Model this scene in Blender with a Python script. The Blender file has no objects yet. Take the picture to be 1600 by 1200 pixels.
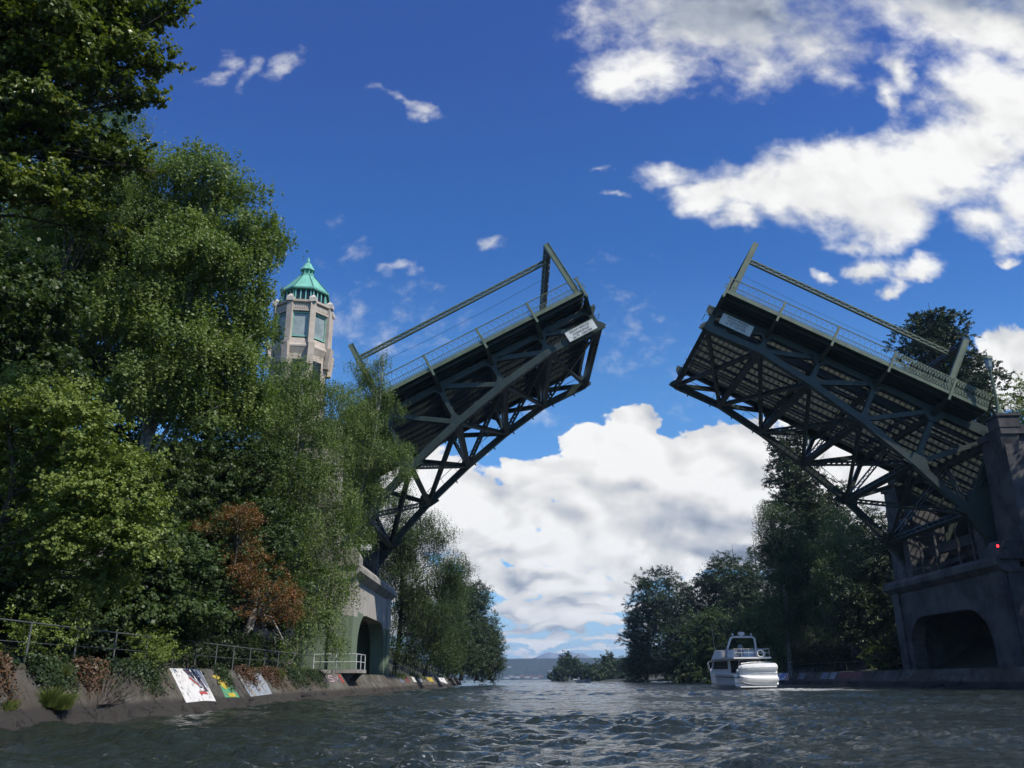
import bpy, bmesh, math, random
import numpy as np
from mathutils import Vector, Matrix
sc = bpy.context.scene
COL = sc.collection
R = math.radians
# ------------------------------------------------------------------ camera
FPX, PITCH, ROLL, EYE = 1290.0, R(19.7), R(0.6), 1.0
cd = bpy.data.cameras.new('camera'); cam = bpy.data.objects.new('camera', cd); COL.objects.link(cam)
cd.sensor_width = 36; cd.lens = 36 * FPX / 1600; cd.clip_start = .1; cd.clip_end = 60000
cam.matrix_world = Matrix.Translation((0, 0, EYE)) @ Matrix.Rotation(PITCH, 4, 'X') @ Matrix.Rotation(R(90), 4, 'X') @ Matrix.Rotation(-ROLL, 4, 'Z')
sc.camera = cam
# ------------------------------------------------------------------ sun, exposure
SUN_EL, SUN_AZ = R(50), R(125)          # azimuth clockwise from +Y
sd = bpy.data.lights.new('sun', 'SUN'); sun = bpy.data.objects.new('sun', sd); COL.objects.link(sun)
sd.energy = 4.8; sd.angle = R(.53); sd.color = (1, .95, .86)
sdir = Vector((math.sin(SUN_AZ) * math.cos(SUN_EL), math.cos(SUN_AZ) * math.cos(SUN_EL), math.sin(SUN_EL)))
sun.rotation_euler = sdir.to_track_quat('Z', 'Y').to_euler(); sun.location = (30, -30, 60)
sc.view_settings.view_transform = 'Standard'; sc.view_settings.look = 'None'
sc.view_settings.exposure = 0.0; sc.view_settings.gamma = 1
sc.render.engine = 'CYCLES'
cy = sc.cycles
cy.use_denoising = True; cy.max_bounces = 6; cy.diffuse_bounces = 2; cy.glossy_bounces = 3
cy.transmission_bounces = 3; cy.volume_bounces = 0; cy.transparent_max_bounces = 6
cy.caustics_reflective = False; cy.caustics_refractive = False; cy.sample_clamp_indirect = 4
cy.use_adaptive_sampling = True; cy.adaptive_threshold = .02

def ray(x, y):
    """direction of photo pixel (x, y) as X/Y and Z/Y slopes"""
    u = (x - 800) / FPX; v = (600 - y) / FPX
    u, v = u * math.cos(ROLL) + v * math.sin(ROLL), -u * math.sin(ROLL) + v * math.cos(ROLL)
    f = math.cos(PITCH) - v * math.sin(PITCH)
    return u / f, (math.sin(PITCH) + v * math.cos(PITCH)) / f
def at(x, y, Y):
    a, b = ray(x, y); return Vector((a * Y, Y, b * Y + EYE))

# ------------------------------------------------------------------ node helpers
class NT:
    def __init__(s, tree): s.t = tree; s.n = tree.nodes; s.l = tree.links
    def new(s, ty, **kw):
        nd = s.n.new(ty)
        for k, v in kw.items():
            if k.startswith('i_'):
                nd.inputs[k[2:]].default_value = v
            else: setattr(nd, k, v)
        return nd
    def set(s, sock, v):
        if isinstance(v, bpy.types.NodeSocket): s.l.new(v, sock)
        elif v is not None: sock.default_value = v
    def math(s, op, a, b=None, c=None, clamp=False):
        nd = s.n.new('ShaderNodeMath'); nd.operation = op; nd.use_clamp = clamp
        for i, v in enumerate((a, b, c)): s.set(nd.inputs[i], v)
        return nd.outputs[0]
    def mix(s, f, a, b):
        nd = s.n.new('ShaderNodeMix'); nd.data_type = 'RGBA'
        s.set(nd.inputs[0], f); s.set(nd.inputs[6], a); s.set(nd.inputs[7], b)
        return nd.outputs[2]
    def ss(s, v, lo, hi, a=0., b=1.):
        nd = s.n.new('ShaderNodeMapRange'); nd.interpolation_type = 'SMOOTHSTEP'
        s.set(nd.inputs[0], v)
        for i, q in enumerate((lo, hi, a, b)): s.set(nd.inputs[i + 1], q)
        return nd.outputs[0]
    def noise(s, vec, scale, detail=4, rough=.55, dist=0, out=0):
        nd = s.n.new('ShaderNodeTexNoise'); s.set(nd.inputs['Vector'], vec)
        nd.inputs['Scale'].default_value = scale; nd.inputs['Detail'].default_value = detail
        nd.inputs['Roughness'].default_value = rough; nd.inputs['Distortion'].default_value = dist
        return nd.outputs[out]

# ------------------------------------------------------------------ world: sky with drifting clouds
CLOUDS = [ # photo px centre, half sizes, strength, rotation (deg, ccw)
 (912,818,50,34,1.1,0),(1110,30,185,62,1,0),(1010,105,90,45,1,10),(960,120,45,35,0.9,0),(918,30,32,60,0.45,0),(1270,50,110,70,0.62,0),(1300,120,45,45,0.5,0),(1200,105,70,45,0.6,0),
 (1480,25,130,60,1,0),(1570,50,90,60,1,0),(1405,112,28,28,0.8,0),(1388,150,18,32,0.6,0),(1455,170,40,24,0.5,0),(1520,140,55,30,0.55,0),
 (1200,300,110,42,1.2,0),(1110,303,52,32,1.14,0),(1330,290,150,62,1.38,5),(1390,335,75,45,1.2,0),(1480,245,120,62,1.38,20),(1570,165,80,95,1.1,20),(1590,300,50,60,0.96,0),
 (1535,335,50,35,0.72,0),(1040,272,52,20,0.72,5),(1160,335,48,24,0.96,0),(1330,382,50,25,0.6,0),(1352,425,40,24,0.72,10),(1290,435,20,12,0.5,0),
 (1440,425,48,26,0.68,20),(1395,455,36,11,0.55,10),(1585,375,36,34,0.55,0),(1578,412,22,8,0.6,0),(1580,560,75,48,1,0),(1600,600,60,40,1,0),(1545,620,40,18,0.8,0),
 
 (985,668,52,48,1.15,0),(1000,705,70,50,1.1,0),(903,684,32,26,0.95,0),(940,705,52,40,1,0),(1100,722,110,46,1.15,0),(1180,705,62,42,1.1,0),
 (1050,775,160,80,1.2,0),(955,770,90,50,1,0),(1170,800,120,80,1.2,0),(1080,860,150,43.7,0.77,0),(797,735,22,18,0.8,0),(848,742,42,28,0.85,0),
 (760,795,95,46,1.09,0),(690,800,70,60,1.09,0),(830,800,75,42,0.99,0),(700,742,45,30,0.8,0),(640,740,60,50,0.85,0),(610,820,70,80,0.99,0),(748,716,26,11,0.45,0),
 (870,842,62,36.1,0.62,0),(785,855,110,34.2,0.72,0),(925,862,80,28.5,0.66,0),(985,850,60,39.9,0.69,0),(755,902,90,22.8,0.66,0),(850,905,95,24.7,0.66,0),(955,912,80,22.8,0.62,0),
 (1010,885,70,32.3,0.69,0),(850,948,125,19,0.69,0),(930,942,90,20.9,0.69,0),(965,973,70,12.3,0.62,0),(860,973,110,14.2,0.66,0),(800,995,140,10.4,0.66,0),(960,998,90,9.5,0.62,0),(880,1016,160,8.5,0.51,0),
 (1280,780,110,100,1.1,0),(1350,740,90,80,1,0),(1420,800,90,90,0.9,0),(560,880,120,60,0.99,0),(500,960,200,40,0.89,0),(1200,960,220,57,0.66,0),(1500,900,150,90,0.9,0),(250,1000,260,30,0.79,0)]
THIN = [(332,120,24,13,1.25,0),(362,100,18,26,.7,25),(388,112,16,24,.9,-10),(437,106,16,30,1.0,-35),(664,180,26,12,1.4,-12),(625,163,40,7,.7,-18),(630,413,18,8,1.1,0),(600,412,24,5,.5,0),(775,386,26,8,.75,20),(935,270,20,5,.6,20),(965,309,16,6,.8,0),(570,525,100,34,.42,15),(650,490,30,80,.3,40),(890,562,110,12,.4,-5),(975,500,36,70,.38,30),(850,655,70,14,.5,-15),(1100,600,80,30,.3,0),(540,490,60,22,.35,10)]
GREY = [(1150,15,190,62,1,0),(1330,60,70,60,0.5,0),(1500,-10,150,50,0.9,0),(1110,815,150,40,0.8,0),(1150,858,115,24,0.94,0),(1040,790,110,40,0.4,0),(900,795,60,35,0.25,0),(800,862,110,16,0.54,0),
 (770,848,60,14,0.36,0),(845,906,70,9,0.58,0),(900,948,60,8,0.58,0),(800,955,70,7,0.36,0),(900,985,110,6,0.54,0),(820,970,60,4,0.36,0),(1380,320,160,30,0.12,0),(1570,600,60,20,0.35,0),(700,862,50,14,0.43,0),(870,1010,130,4,0.36,0),(960,925,60,7,0.29,0)]
world = bpy.data.worlds.new('World'); sc.world = world; world.use_nodes = True
w = NT(world.node_tree); w.n.clear()
def vmath(op, a, b=None, scale=None):
    nd = w.n.new('ShaderNodeVectorMath'); nd.operation = op; w.set(nd.inputs[0], a)
    if b is not None: w.set(nd.inputs[1], b)
    if scale is not None: w.set(nd.inputs['Scale'], scale)
    return nd.outputs[1] if op == 'LENGTH' else nd.outputs[0]
def comb(a, b):
    nd = w.n.new('ShaderNodeCombineXYZ'); w.l.new(a, nd.inputs[0]); w.l.new(b, nd.inputs[1]); return nd.outputs[0]
tc = w.new('ShaderNodeTexCoord'); sep = w.new('ShaderNodeSeparateXYZ'); w.l.new(tc.outputs['Generated'], sep.inputs[0])
yy = w.math('MAXIMUM', w.math('ABSOLUTE', sep.outputs[1]), .05)
pa = w.math('DIVIDE', sep.outputs[0], yy); pb = w.math('DIVIDE', sep.outputs[2], yy)
P0 = comb(pa, pb)
SKYST = .085
sky = w.new('ShaderNodeTexSky', sky_type='NISHITA', sun_disc=False, sun_elevation=SUN_EL, sun_rotation=SUN_AZ, altitude=0, air_density=1.0, dust_density=.6, ozone_density=2.6)
grad = w.mix(w.ss(pb, .30, .58), (.78, 1.42, 1.98, 1), (.44, 1.00, 1.76, 1)); grad = w.mix(w.ss(pb, .55, .95), grad, (.49, .84, 1.70, 1))   # clear air, bluer aloft
skc = vmath('MULTIPLY', sky.outputs[0], grad)
hz = w.mix(w.ss(pb, 0., .16, .75, 0.), skc, (.50 / SKYST, .66 / SKYST, .86 / SKYST, 1))
def bground(c):
    bg = w.new('ShaderNodeBackground'); w.l.new(c, bg.inputs[0]); bg.inputs[1].default_value = SKYST; return bg.outputs[0]
def geo(blobs):
    out = []
    for (x, y, rx, ry, st, rot) in blobs:
        c0 = Vector(ray(x, y)); cr, sr = math.cos(R(rot)), math.sin(R(rot))
        ax = Vector(ray(x + rx * cr, y - rx * sr)) - c0; ay = Vector(ray(x - ry * sr, y - ry * cr)) - c0
        out.append((c0, ax, ay, st))
    return out
GC, GT, GG = geo(CLOUDS), geo(THIN), geo(GREY)
def near(bl, box, reach):
    o = []
    for b in bl:
        c0, ax, ay, st = b; ex = reach * math.hypot(ax.x, ay.x) + .03; ez = reach * math.hypot(ax.y, ay.y) + .03
        if c0.x + ex > box[0] and c0.x - ex < box[1] and c0.y + ez > box[2] and c0.y - ez < box[3]: o.append(b)
    return o
def field(vec, blobs):
    tot = None
    for k, (c0, ax, ay, st) in enumerate(blobs):
        if tot is not None and k % 6 == 0:   # orders the evaluation, so that the shader's stack stays small
            nd = w.n.new('ShaderNodeVectorMath'); nd.operation = 'MULTIPLY_ADD'; w.l.new(tot, nd.inputs[0])
            nd.inputs[1].default_value = (1e-9, 1e-9, 1e-9); w.l.new(vec, nd.inputs[2]); vec = nd.outputs[0]
        mp = w.new('ShaderNodeMapping', vector_type='TEXTURE'); w.l.new(vec, mp.inputs[0])
        mp.inputs[1].default_value = (c0.x, c0.y, 0); mp.inputs[2].default_value = (0, 0, math.atan2(ax.y, ax.x))
        mp.inputs[3].default_value = (ax.length, ay.length, 1)
        f = w.math('MULTIPLY_ADD', vmath('LENGTH', mp.outputs[0]), -st * .85, st * 1.25)
        tot = f if tot is None else w.math('SMOOTH_MAX', tot, f, .22)
    return tot if tot is not None else -1.
def clear_sky(): return bground(hz)
def cloudy(C, T, G):
    """one region of the sky as a node group of its own"""
    global w
    ng = bpy.data.node_groups.new('clouds', 'ShaderNodeTree')
    ng.interface.new_socket('P', in_out='INPUT', socket_type='NodeSocketVector'); ng.interface.new_socket('B', in_out='INPUT', socket_type='NodeSocketColor')
    ng.interface.new_socket('S', in_out='OUTPUT', socket_type='NodeSocketShader')
    outer, w = w, NT(ng)
    gi, go = w.new('NodeGroupInput'), w.new('NodeGroupOutput')
    sp = w.new('ShaderNodeSeparateXYZ'); w.l.new(gi.outputs[0], sp.inputs[0])
    w.l.new(cloud_nodes(C, T, G, gi.outputs[0], sp.outputs[0], sp.outputs[1], gi.outputs[1]), go.inputs[0])
    w = outer
    gn = w.new('ShaderNodeGroup'); gn.node_tree = ng; w.l.new(P0, gn.inputs[0]); w.l.new(hz, gn.inputs[1])
    return gn.outputs[0]
def cloud_nodes(C, T, G, P0, pa, pb, hz):
    lb = w.math('MULTIPLY_ADD', w.math('LOGARITHM', w.math('ADD', w.math('MAXIMUM', pb, 0.), .03), math.e), .10, pb)
    PN = comb(pa, lb)
    wv = vmath('SCALE', vmath('SUBTRACT', w.noise(PN, 9, 4, .6, 0, 1), (.5, .5, .5)), scale=.085)
    n1 = w.noise(PN, 7, 8, .60, .3)
    n2 = w.noise(PN, 26, 4, .6, .2)
    PW = vmath('ADD', P0, wv)
    nn = w.math('ADD', w.math('MULTIPLY_ADD', n1, 1.3, -.65), w.math('MULTIPLY_ADD', n2, .75, -.375))
    high = w.ss(pb, .38, .62)
    if C:
        dens = w.math('ADD', field(PW, C), nn)
        mask = w.ss(dens, w.math('MULTIPLY_ADD', high, -.14, .28), w.math('MULTIPLY_ADD', high, .54, .42))
    else: dens = None; mask = 0.
    if T:
        m2 = w.math('MULTIPLY', w.ss(w.math('ADD', field(PW, T), w.math('ADD', w.math('MULTIPLY_ADD', n1, 2.0, -1.0), w.math('MULTIPLY_ADD', n2, 3.0, -1.5))), .10, 1.7), .62)
        mask = w.math('MAXIMUM', mask, m2)
    if dens is None:
        lum = w.math('ADD', .85, 0.)
    else:
        off = vmath('ADD', vmath('ADD', PN, vmath('SCALE', wv, scale=.35)), (.013, .020, 0))
        offb = vmath('SUBTRACT', off, (.013, .020, 0))
        q = []
        for vv in (offb, off):
            vz = w.new('ShaderNodeTexVoronoi', feature='SMOOTH_F1'); vz.inputs['Scale'].default_value = 20; vz.inputs['Smoothness'].default_value = .8
            w.l.new(vv, vz.inputs['Vector'])
            q.append(w.math('ADD', w.math('MULTIPLY', w.noise(vv, 7, 3, .5, .3), 2.4), w.math('MULTIPLY', vz.outputs[0], -.30)))
        rel = w.math('MULTIPLY', w.math('SUBTRACT', q[0], q[1]), w.math('MULTIPLY_ADD', high, -.45, .78))
        rel = w.math('ADD', rel, w.math('MULTIPLY_ADD', n2, .16, -.08))
        grey = w.ss(w.math('ADD', field(PW, G), w.math('MULTIPLY_ADD', n1, 1.4, -.7)), -.05, 1.1) if G else 0.
        lum = w.math('ADD', w.math('MULTIPLY_ADD', grey, -.50, .885), rel)
        lum = w.math('MULTIPLY_ADD', w.ss(dens, .4, 1.3), .10, lum)
        lum = w.math('MINIMUM', w.math('MAXIMUM', lum, .30), .98)
    tint = w.mix(w.ss(lum, .3, .85), (.76, .88, 1.10, 1), (1.0, .998, .985, 1))
    ccol = vmath('SCALE', tint, scale=w.math('MULTIPLY', lum, 1. / SKYST))
    return bground(w.mix(mask, hz, ccol))
def split(box, depth):
    C, T, G = near(GC, box, 1.9), near(GT, box, 2.0), near(GG, box, 1.7)
    if not C and not T: return clear_sky()
    if depth == 0 or len(C) + len(T) + len(G) <= 12: return cloudy(C, T, G)
    best = None
    for ax in (0, 1):
        lo, hi = box[2 * ax], box[2 * ax + 1]
        for fr in (.3, .4, .5, .6, .7):
            mid = lo + (hi - lo) * fr
            b1, b2 = list(box), list(box); b1[2 * ax + 1] = mid; b2[2 * ax] = mid
            area = lambda b: (b[1] - b[0]) * (b[3] - b[2])
            cost = sum((len(near(GC, b, 1.9)) + len(near(GT, b, 2.)) + len(near(GG, b, 1.7))) * area(b) for b in (b1, b2))
            if best is None or cost < best[0]: best = (cost, ax, mid, b1, b2)
    _, ax, mid, b1, b2 = best
    fac = w.math('GREATER_THAN', pb if ax else pa, mid)
    m1, m2 = split(b1, depth - 1), split(b2, depth - 1)
    mx = w.new('ShaderNodeMixShader'); w.l.new(fac, mx.inputs[0]); w.l.new(m1, mx.inputs[1]); w.l.new(m2, mx.inputs[2])
    return mx.outputs[0]
def choose(fac, s1, s2):
    mx = w.new('ShaderNodeMixShader'); w.l.new(fac, mx.inputs[0]); w.l.new(s1, mx.inputs[1]); w.l.new(s2, mx.inputs[2]); return mx.outputs[0]
front = split([-.95, .95, 0., 1.3], 5)
# rest of the sky (behind and beside the camera): scattered cumulus from one noise
bn = w.noise(tc.outputs['Generated'], 4.5, 5, .6)
rear = bground(w.mix(w.math('MULTIPLY', w.ss(bn, .53, .66), w.ss(sep.outputs[2], .0, .05)), hz, (.75 / SKYST, .76 / SKYST, .78 / SKYST, 1)))
inside = w.math('MULTIPLY', w.math('MULTIPLY', w.math('GREATER_THAN', sep.outputs[1], .05), w.math('LESS_THAN', w.math('ABSOLUTE', pa), .95)),
                w.math('MULTIPLY', w.math('GREATER_THAN', pb, 0.), w.math('LESS_THAN', pb, 1.3)))
ow = w.new('ShaderNodeOutputWorld'); w.l.new(choose(inside, rear, front), ow.inputs[0])
world.cycles.sampling_method = 'MANUAL'; world.cycles.sample_map_resolution = 512
# ------------------------------------------------------------------ materials
def mat(name, col, rough=.6, var=.0, scale=1., metal=0., col2=None, bump=0., bscale=8., spec=.5):
    m = bpy.data.materials.new(name); m.use_nodes = True; t = NT(m.node_tree); b = t.n['Principled BSDF']
    b.inputs['Roughness'].default_value = rough; b.inputs['Metallic'].default_value = metal; b.inputs['Specular IOR Level'].default_value = spec
    c = tuple(col) + (1,)
    g = t.new('ShaderNodeTexCoord').outputs['Object']
    if var or col2:
        c2 = tuple(col2) + (1,) if col2 else tuple(max(0, v * (1 - var)) for v in col) + (1,)
        n = t.ss(t.noise(g, scale, 6, .65), .35, .65)
        t.l.new(t.mix(n, c, c2), b.inputs['Base Color'])
    else: b.inputs['Base Color'].default_value = c
    if bump:
        bp = t.new('ShaderNodeBump'); bp.inputs['Strength'].default_value = bump; bp.inputs['Distance'].default_value = .03
        t.l.new(t.noise(g, bscale, 5, .6), bp.inputs['Height']); t.l.new(bp.outputs[0], b.inputs['Normal'])
    return m
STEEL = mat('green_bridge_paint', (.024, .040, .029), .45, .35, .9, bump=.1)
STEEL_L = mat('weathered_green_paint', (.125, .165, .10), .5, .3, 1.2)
GRATE = mat('galvanised_grating', (.12, .12, .115), .6, .4, 3)
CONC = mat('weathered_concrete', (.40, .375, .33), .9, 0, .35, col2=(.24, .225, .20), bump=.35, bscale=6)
CONC_D = mat('shaded_stained_concrete', (.110, .105, .100), .9, 0, .5, col2=(.040, .040, .043), bump=.35, bscale=5)  # stained concrete, its colour also darkened to stand in for shade
STONE = mat('terracotta_stone', (.49, .42, .34), .8, 0, 1.3, col2=(.39, .33, .265), bump=.2)
STONE_L = mat('pale_cast_stone', (.60, .54, .46), .8, .2, 2)
COPPER = mat('verdigris_copper', (.20, .50, .38), .5, 0, 1.6, col2=(.14, .40, .30))
COPPER_D = mat('dark_verdigris', (.06, .20, .155), .5, .3, 3)
GLASS = mat('curtained_glass', (.20, .25, .24), .12, 0, .9, col2=(.34, .38, .36))
DARKG = mat('dark_window', (.02, .025, .03), .1)
PIPE = mat('galvanised_pipe', (.12, .125, .12), .5, .3, 4)
PIPE_W = mat('white_painted_pipe', (.6, .62, .6), .5, .2, 4)
WHITE = mat('white_gelcoat', (.78, .77, .74), .25, .06, 1.2)
WHITE_S = mat('white_sign_panel', (.66, .68, .64), .5, .15, 2)
INK = mat('faded_black_lettering', (.10, .11, .11), .7)
BLACK = mat('black_rubber', (.02, .02, .02), .6)
SEAT = mat('grey_vinyl', (.25, .26, .28), .5)
RED = mat('red_paint', (.55, .06, .05), .5)
BARK = mat('bark', (.085, .07, .058), .9, 0, 3, col2=(.05, .042, .035), bump=.6, bscale=9)
BARK_B = mat('birch_bark', (.42, .40, .36), .8, 0, 2.5, col2=(.09, .08, .07), bump=.3, bscale=8)
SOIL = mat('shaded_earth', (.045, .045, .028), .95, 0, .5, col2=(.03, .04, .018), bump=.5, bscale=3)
PATH = mat('gravel_path', (.20, .18, .15), .95, .3, 3)

def foliage(name, c1, c2, c3=None, trans=.30, gloss=.48):
    m = bpy.data.materials.new(name); m.use_nodes = True; t = NT(m.node_tree); b = t.n['Principled BSDF']
    ge = t.new('ShaderNodeNewGeometry'); g = t.new('ShaderNodeTexCoord').outputs['Object']
    col = t.mix(ge.outputs['Random Per Island'], c1 + (1,), c2 + (1,))
    n = t.ss(t.noise(g, .45, 3, .5), .40, .62)
    col = t.mix(t.math('MULTIPLY', n, .7), col, (c3 or tuple(v * .6 for v in c1)) + (1,))
    t.l.new(col, b.inputs['Base Color']); b.inputs['Roughness'].default_value = gloss; b.inputs['Specular IOR Level'].default_value = .32
    tr = t.new('ShaderNodeBsdfTranslucent')
    cc = t.new('ShaderNodeVectorMath', operation='MULTIPLY'); t.l.new(col, cc.inputs[0]); cc.inputs[1].default_value = (1.5, 1.7, .7)
    t.l.new(cc.outputs[0], tr.inputs[0])
    mx = t.new('ShaderNodeMixShader'); mx.inputs[0].default_value = trans
    t.l.new(b.outputs[0], mx.inputs[1]); t.l.new(tr.outputs[0], mx.inputs[2]); t.l.new(mx.outputs[0], t.n['Material Output'].inputs[0])
    return m
F_BIRCH = foliage('birch_leaves', (0.125, 0.180, 0.043), (0.209, 0.258, 0.076), (0.100, 0.153, 0.043))
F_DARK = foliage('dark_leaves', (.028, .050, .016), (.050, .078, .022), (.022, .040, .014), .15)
F_COTTON = foliage('cottonwood_leaves', (0.099, 0.134, 0.022), (0.172, 0.198, 0.040), (0.066, 0.097, 0.022), .28, .36)
F_BRIGHT = foliage('bright_leaves', (0.145, 0.198, 0.035), (0.224, 0.269, 0.066), (0.112, 0.154, 0.031), .28)
F_RED = foliage('red_leaves', (.27, .088, .036), (.11, .10, .030), (.15, .095, .030), .25)
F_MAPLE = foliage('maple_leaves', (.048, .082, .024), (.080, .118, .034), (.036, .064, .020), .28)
F_CONIF = foliage('conifer_needles', (.034, .060, .024), (.058, .088, .034), (.028, .050, .022), .08, .55)
F_WILLOW = foliage('willow_leaves', (0.112, 0.163, 0.040), (0.163, 0.221, 0.063), (0.078, 0.126, 0.032), .24)
F_GRASS = foliage('grass_blades', (.11, .16, .03), (.20, .20, .06), (.09, .12, .03), .3)
F_DRY = foliage('dry_red_vine', (.13, .06, .03), (.08, .07, .03), (.10, .05, .03), .15)

# ------------------------------------------------------------------ mesh builder
V = Vector
ORG = {}
def place(o, parent=None, loc=(0, 0, 0)):
    COL.objects.link(o); loc = V(loc); ORG[o] = loc
    if parent: o.parent = parent; o.location = loc - ORG[parent]
    else: o.location = loc
    return o
def empty(name, loc, label=None, cat=None, group=None, kind=None):
    o = place(bpy.data.objects.new(name, None), None, loc); return tag(o, label, cat, group, kind)
def tag(o, label=None, cat=None, group=None, kind=None):
    if label: o['label'] = label
    if cat: o['category'] = cat
    if group: o['group'] = group
    if kind: o['kind'] = kind
    return o
class MB:
    def __init__(s, f=None): s.v = []; s.f = []; s.m = f
    def add(s, vs, fs):
        k = len(s.v); s.v += [s.m(V(p)) for p in vs] if s.m else [V(p) for p in vs]
        s.f += [tuple(i + k for i in f) for f in fs]; return s
    def box(s, x0, x1, y0, y1, z0, z1):
        return s.add([(x, y, z) for x in (x0, x1) for y in (y0, y1) for z in (z0, z1)],
                     [(0, 1, 3, 2), (4, 6, 7, 5), (0, 4, 5, 1), (2, 3, 7, 6), (0, 2, 6, 4), (1, 5, 7, 3)])
    def bar(s, p, q, wd, h, up=(0, 0, 1)):
        p, q = V(p), V(q); d = (q - p).normalized(); u = V(up); u = u - d * u.dot(d)
        if u.length < 1e-4: u = V((1, 0, 0)) - d * d.x
        u.normalize(); sd_ = d.cross(u); a, b = sd_ * wd / 2, u * h / 2
        return s.add([p - a - b, p + a - b, p + a + b, p - a + b, q - a - b, q + a - b, q + a + b, q - a + b],
                     [(0, 1, 2, 3), (7, 6, 5, 4), (0, 4, 5, 1), (1, 5, 6, 2), (2, 6, 7, 3), (3, 7, 4, 0)])
    def tube(s, pts, rad, n=6, cap=True):
        pts = [V(p) for p in pts]; rad = rad if hasattr(rad, '__len__') else [rad] * len(pts)
        vs = []; prev = None
        for i, p in enumerate(pts):
            d = (pts[min(i + 1, len(pts) - 1)] - pts[max(i - 1, 0)]).normalized()
            u = V((0, 1, 0)) if abs(d.y) < .9 else V((1, 0, 0))
            if prev is not None: u = prev
            u = (u - d * u.dot(d)).normalized(); prev = u; v2 = d.cross(u)
            for k in range(n):
                a = 2 * math.pi * k / n; vs.append(p + (u * math.cos(a) + v2 * math.sin(a)) * rad[i])
        fs = [(i * n + k, i * n + (k + 1) % n, (i + 1) * n + (k + 1) % n, (i + 1) * n + k) for i in range(len(pts) - 1) for k in range(n)]
        if cap: fs += [tuple(range(n))[::-1], tuple(range((len(pts) - 1) * n, len(pts) * n))]
        return s.add(vs, fs)
    def lathe(s, c, prof, n=8, rot=0., cap=True):
        """prof: (radius, z) pairs round a vertical axis at c"""
        vs = [(c[0] + r * math.cos(rot + 2 * math.pi * k / n), c[1] + r * math.sin(rot + 2 * math.pi * k / n), z) for r, z in prof for k in range(n)]
        fs = [(i * n + k, i * n + (k + 1) % n, (i + 1) * n + (k + 1) % n, (i + 1) * n + k) for i in range(len(prof) - 1) for k in range(n)]
        if cap: fs += [tuple(range(n))[::-1], tuple(range((len(prof) - 1) * n, len(prof) * n))]
        return s.add(vs, fs)
    def prism(s, poly, off):
        """planar polygon extruded by the vector off"""
        n = len(poly); off = V(off)
        return s.add([V(p) for p in poly] + [V(p) + off for p in poly], [tuple(range(n))[::-1], tuple(range(n, 2 * n))] + [(k, (k + 1) % n, n + (k + 1) % n, n + k) for k in range(n)])
    def laced(s, p, q, wd, h, up=(0, 0, 1), fl=.09, step=None, both=True):
        """built-up member: four corner angles joined by zigzag lacing on the two wide sides"""
        p, q = V(p), V(q); d = (q - p); L = d.length; d = d / L; u = V(up); u = (u - d * u.dot(d)).normalized(); sd_ = d.cross(u)
        for a in (-1, 1):
            s.bar(p + u * a * (h / 2 - fl / 2), q + u * a * (h / 2 - fl / 2), wd, fl, u)
        n = max(2, int(L / (step or h * .9)))
        for sg in ((-1, 1) if both else (0,)):
            for k in range(n):
                e = 1 if k % 2 else -1
                a = p + d * (L * k / n) + u * e * (h / 2 - fl) + sd_ * sg * (wd / 2 - .02)
                b = p + d * (L * (k + 1) / n) - u * e * (h / 2 - fl) + sd_ * sg * (wd / 2 - .02)
                s.bar(a, b, .025, .07, u)
        return s
    def build(s, name, m, parent=None, loc=None, smooth=False):
        org = V(loc) if loc is not None else (ORG[parent] if parent else V((0, 0, 0)))
        me = bpy.data.meshes.new(name); me.from_pydata([v - org for v in s.v], [], s.f); me.materials.append(m)
        if smooth: me.shade_smooth()
        me.update()
        return place(bpy.data.objects.new(name, me), parent, org)
def np_mesh(name, verts, quads, m, parent=None, loc=(0, 0, 0), smooth=False):
    verts = np.asarray(verts, np.float32) - np.asarray(loc, np.float32); quads = np.asarray(quads, np.int32)
    me = bpy.data.meshes.new(name); n = len(quads); k = quads.shape[1]
    me.vertices.add(len(verts)); me.vertices.foreach_set('co', verts.ravel())
    me.loops.add(n * k); me.loops.foreach_set('vertex_index', quads.ravel())
    me.polygons.add(n); me.polygons.foreach_set('loop_start', np.arange(0, n * k, k, dtype=np.int32))
    if smooth: me.polygons.foreach_set('use_smooth', np.ones(n, bool))
    me.materials.append(m); me.update(calc_edges=True)
    return place(bpy.data.objects.new(name, me), parent, loc)

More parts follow.
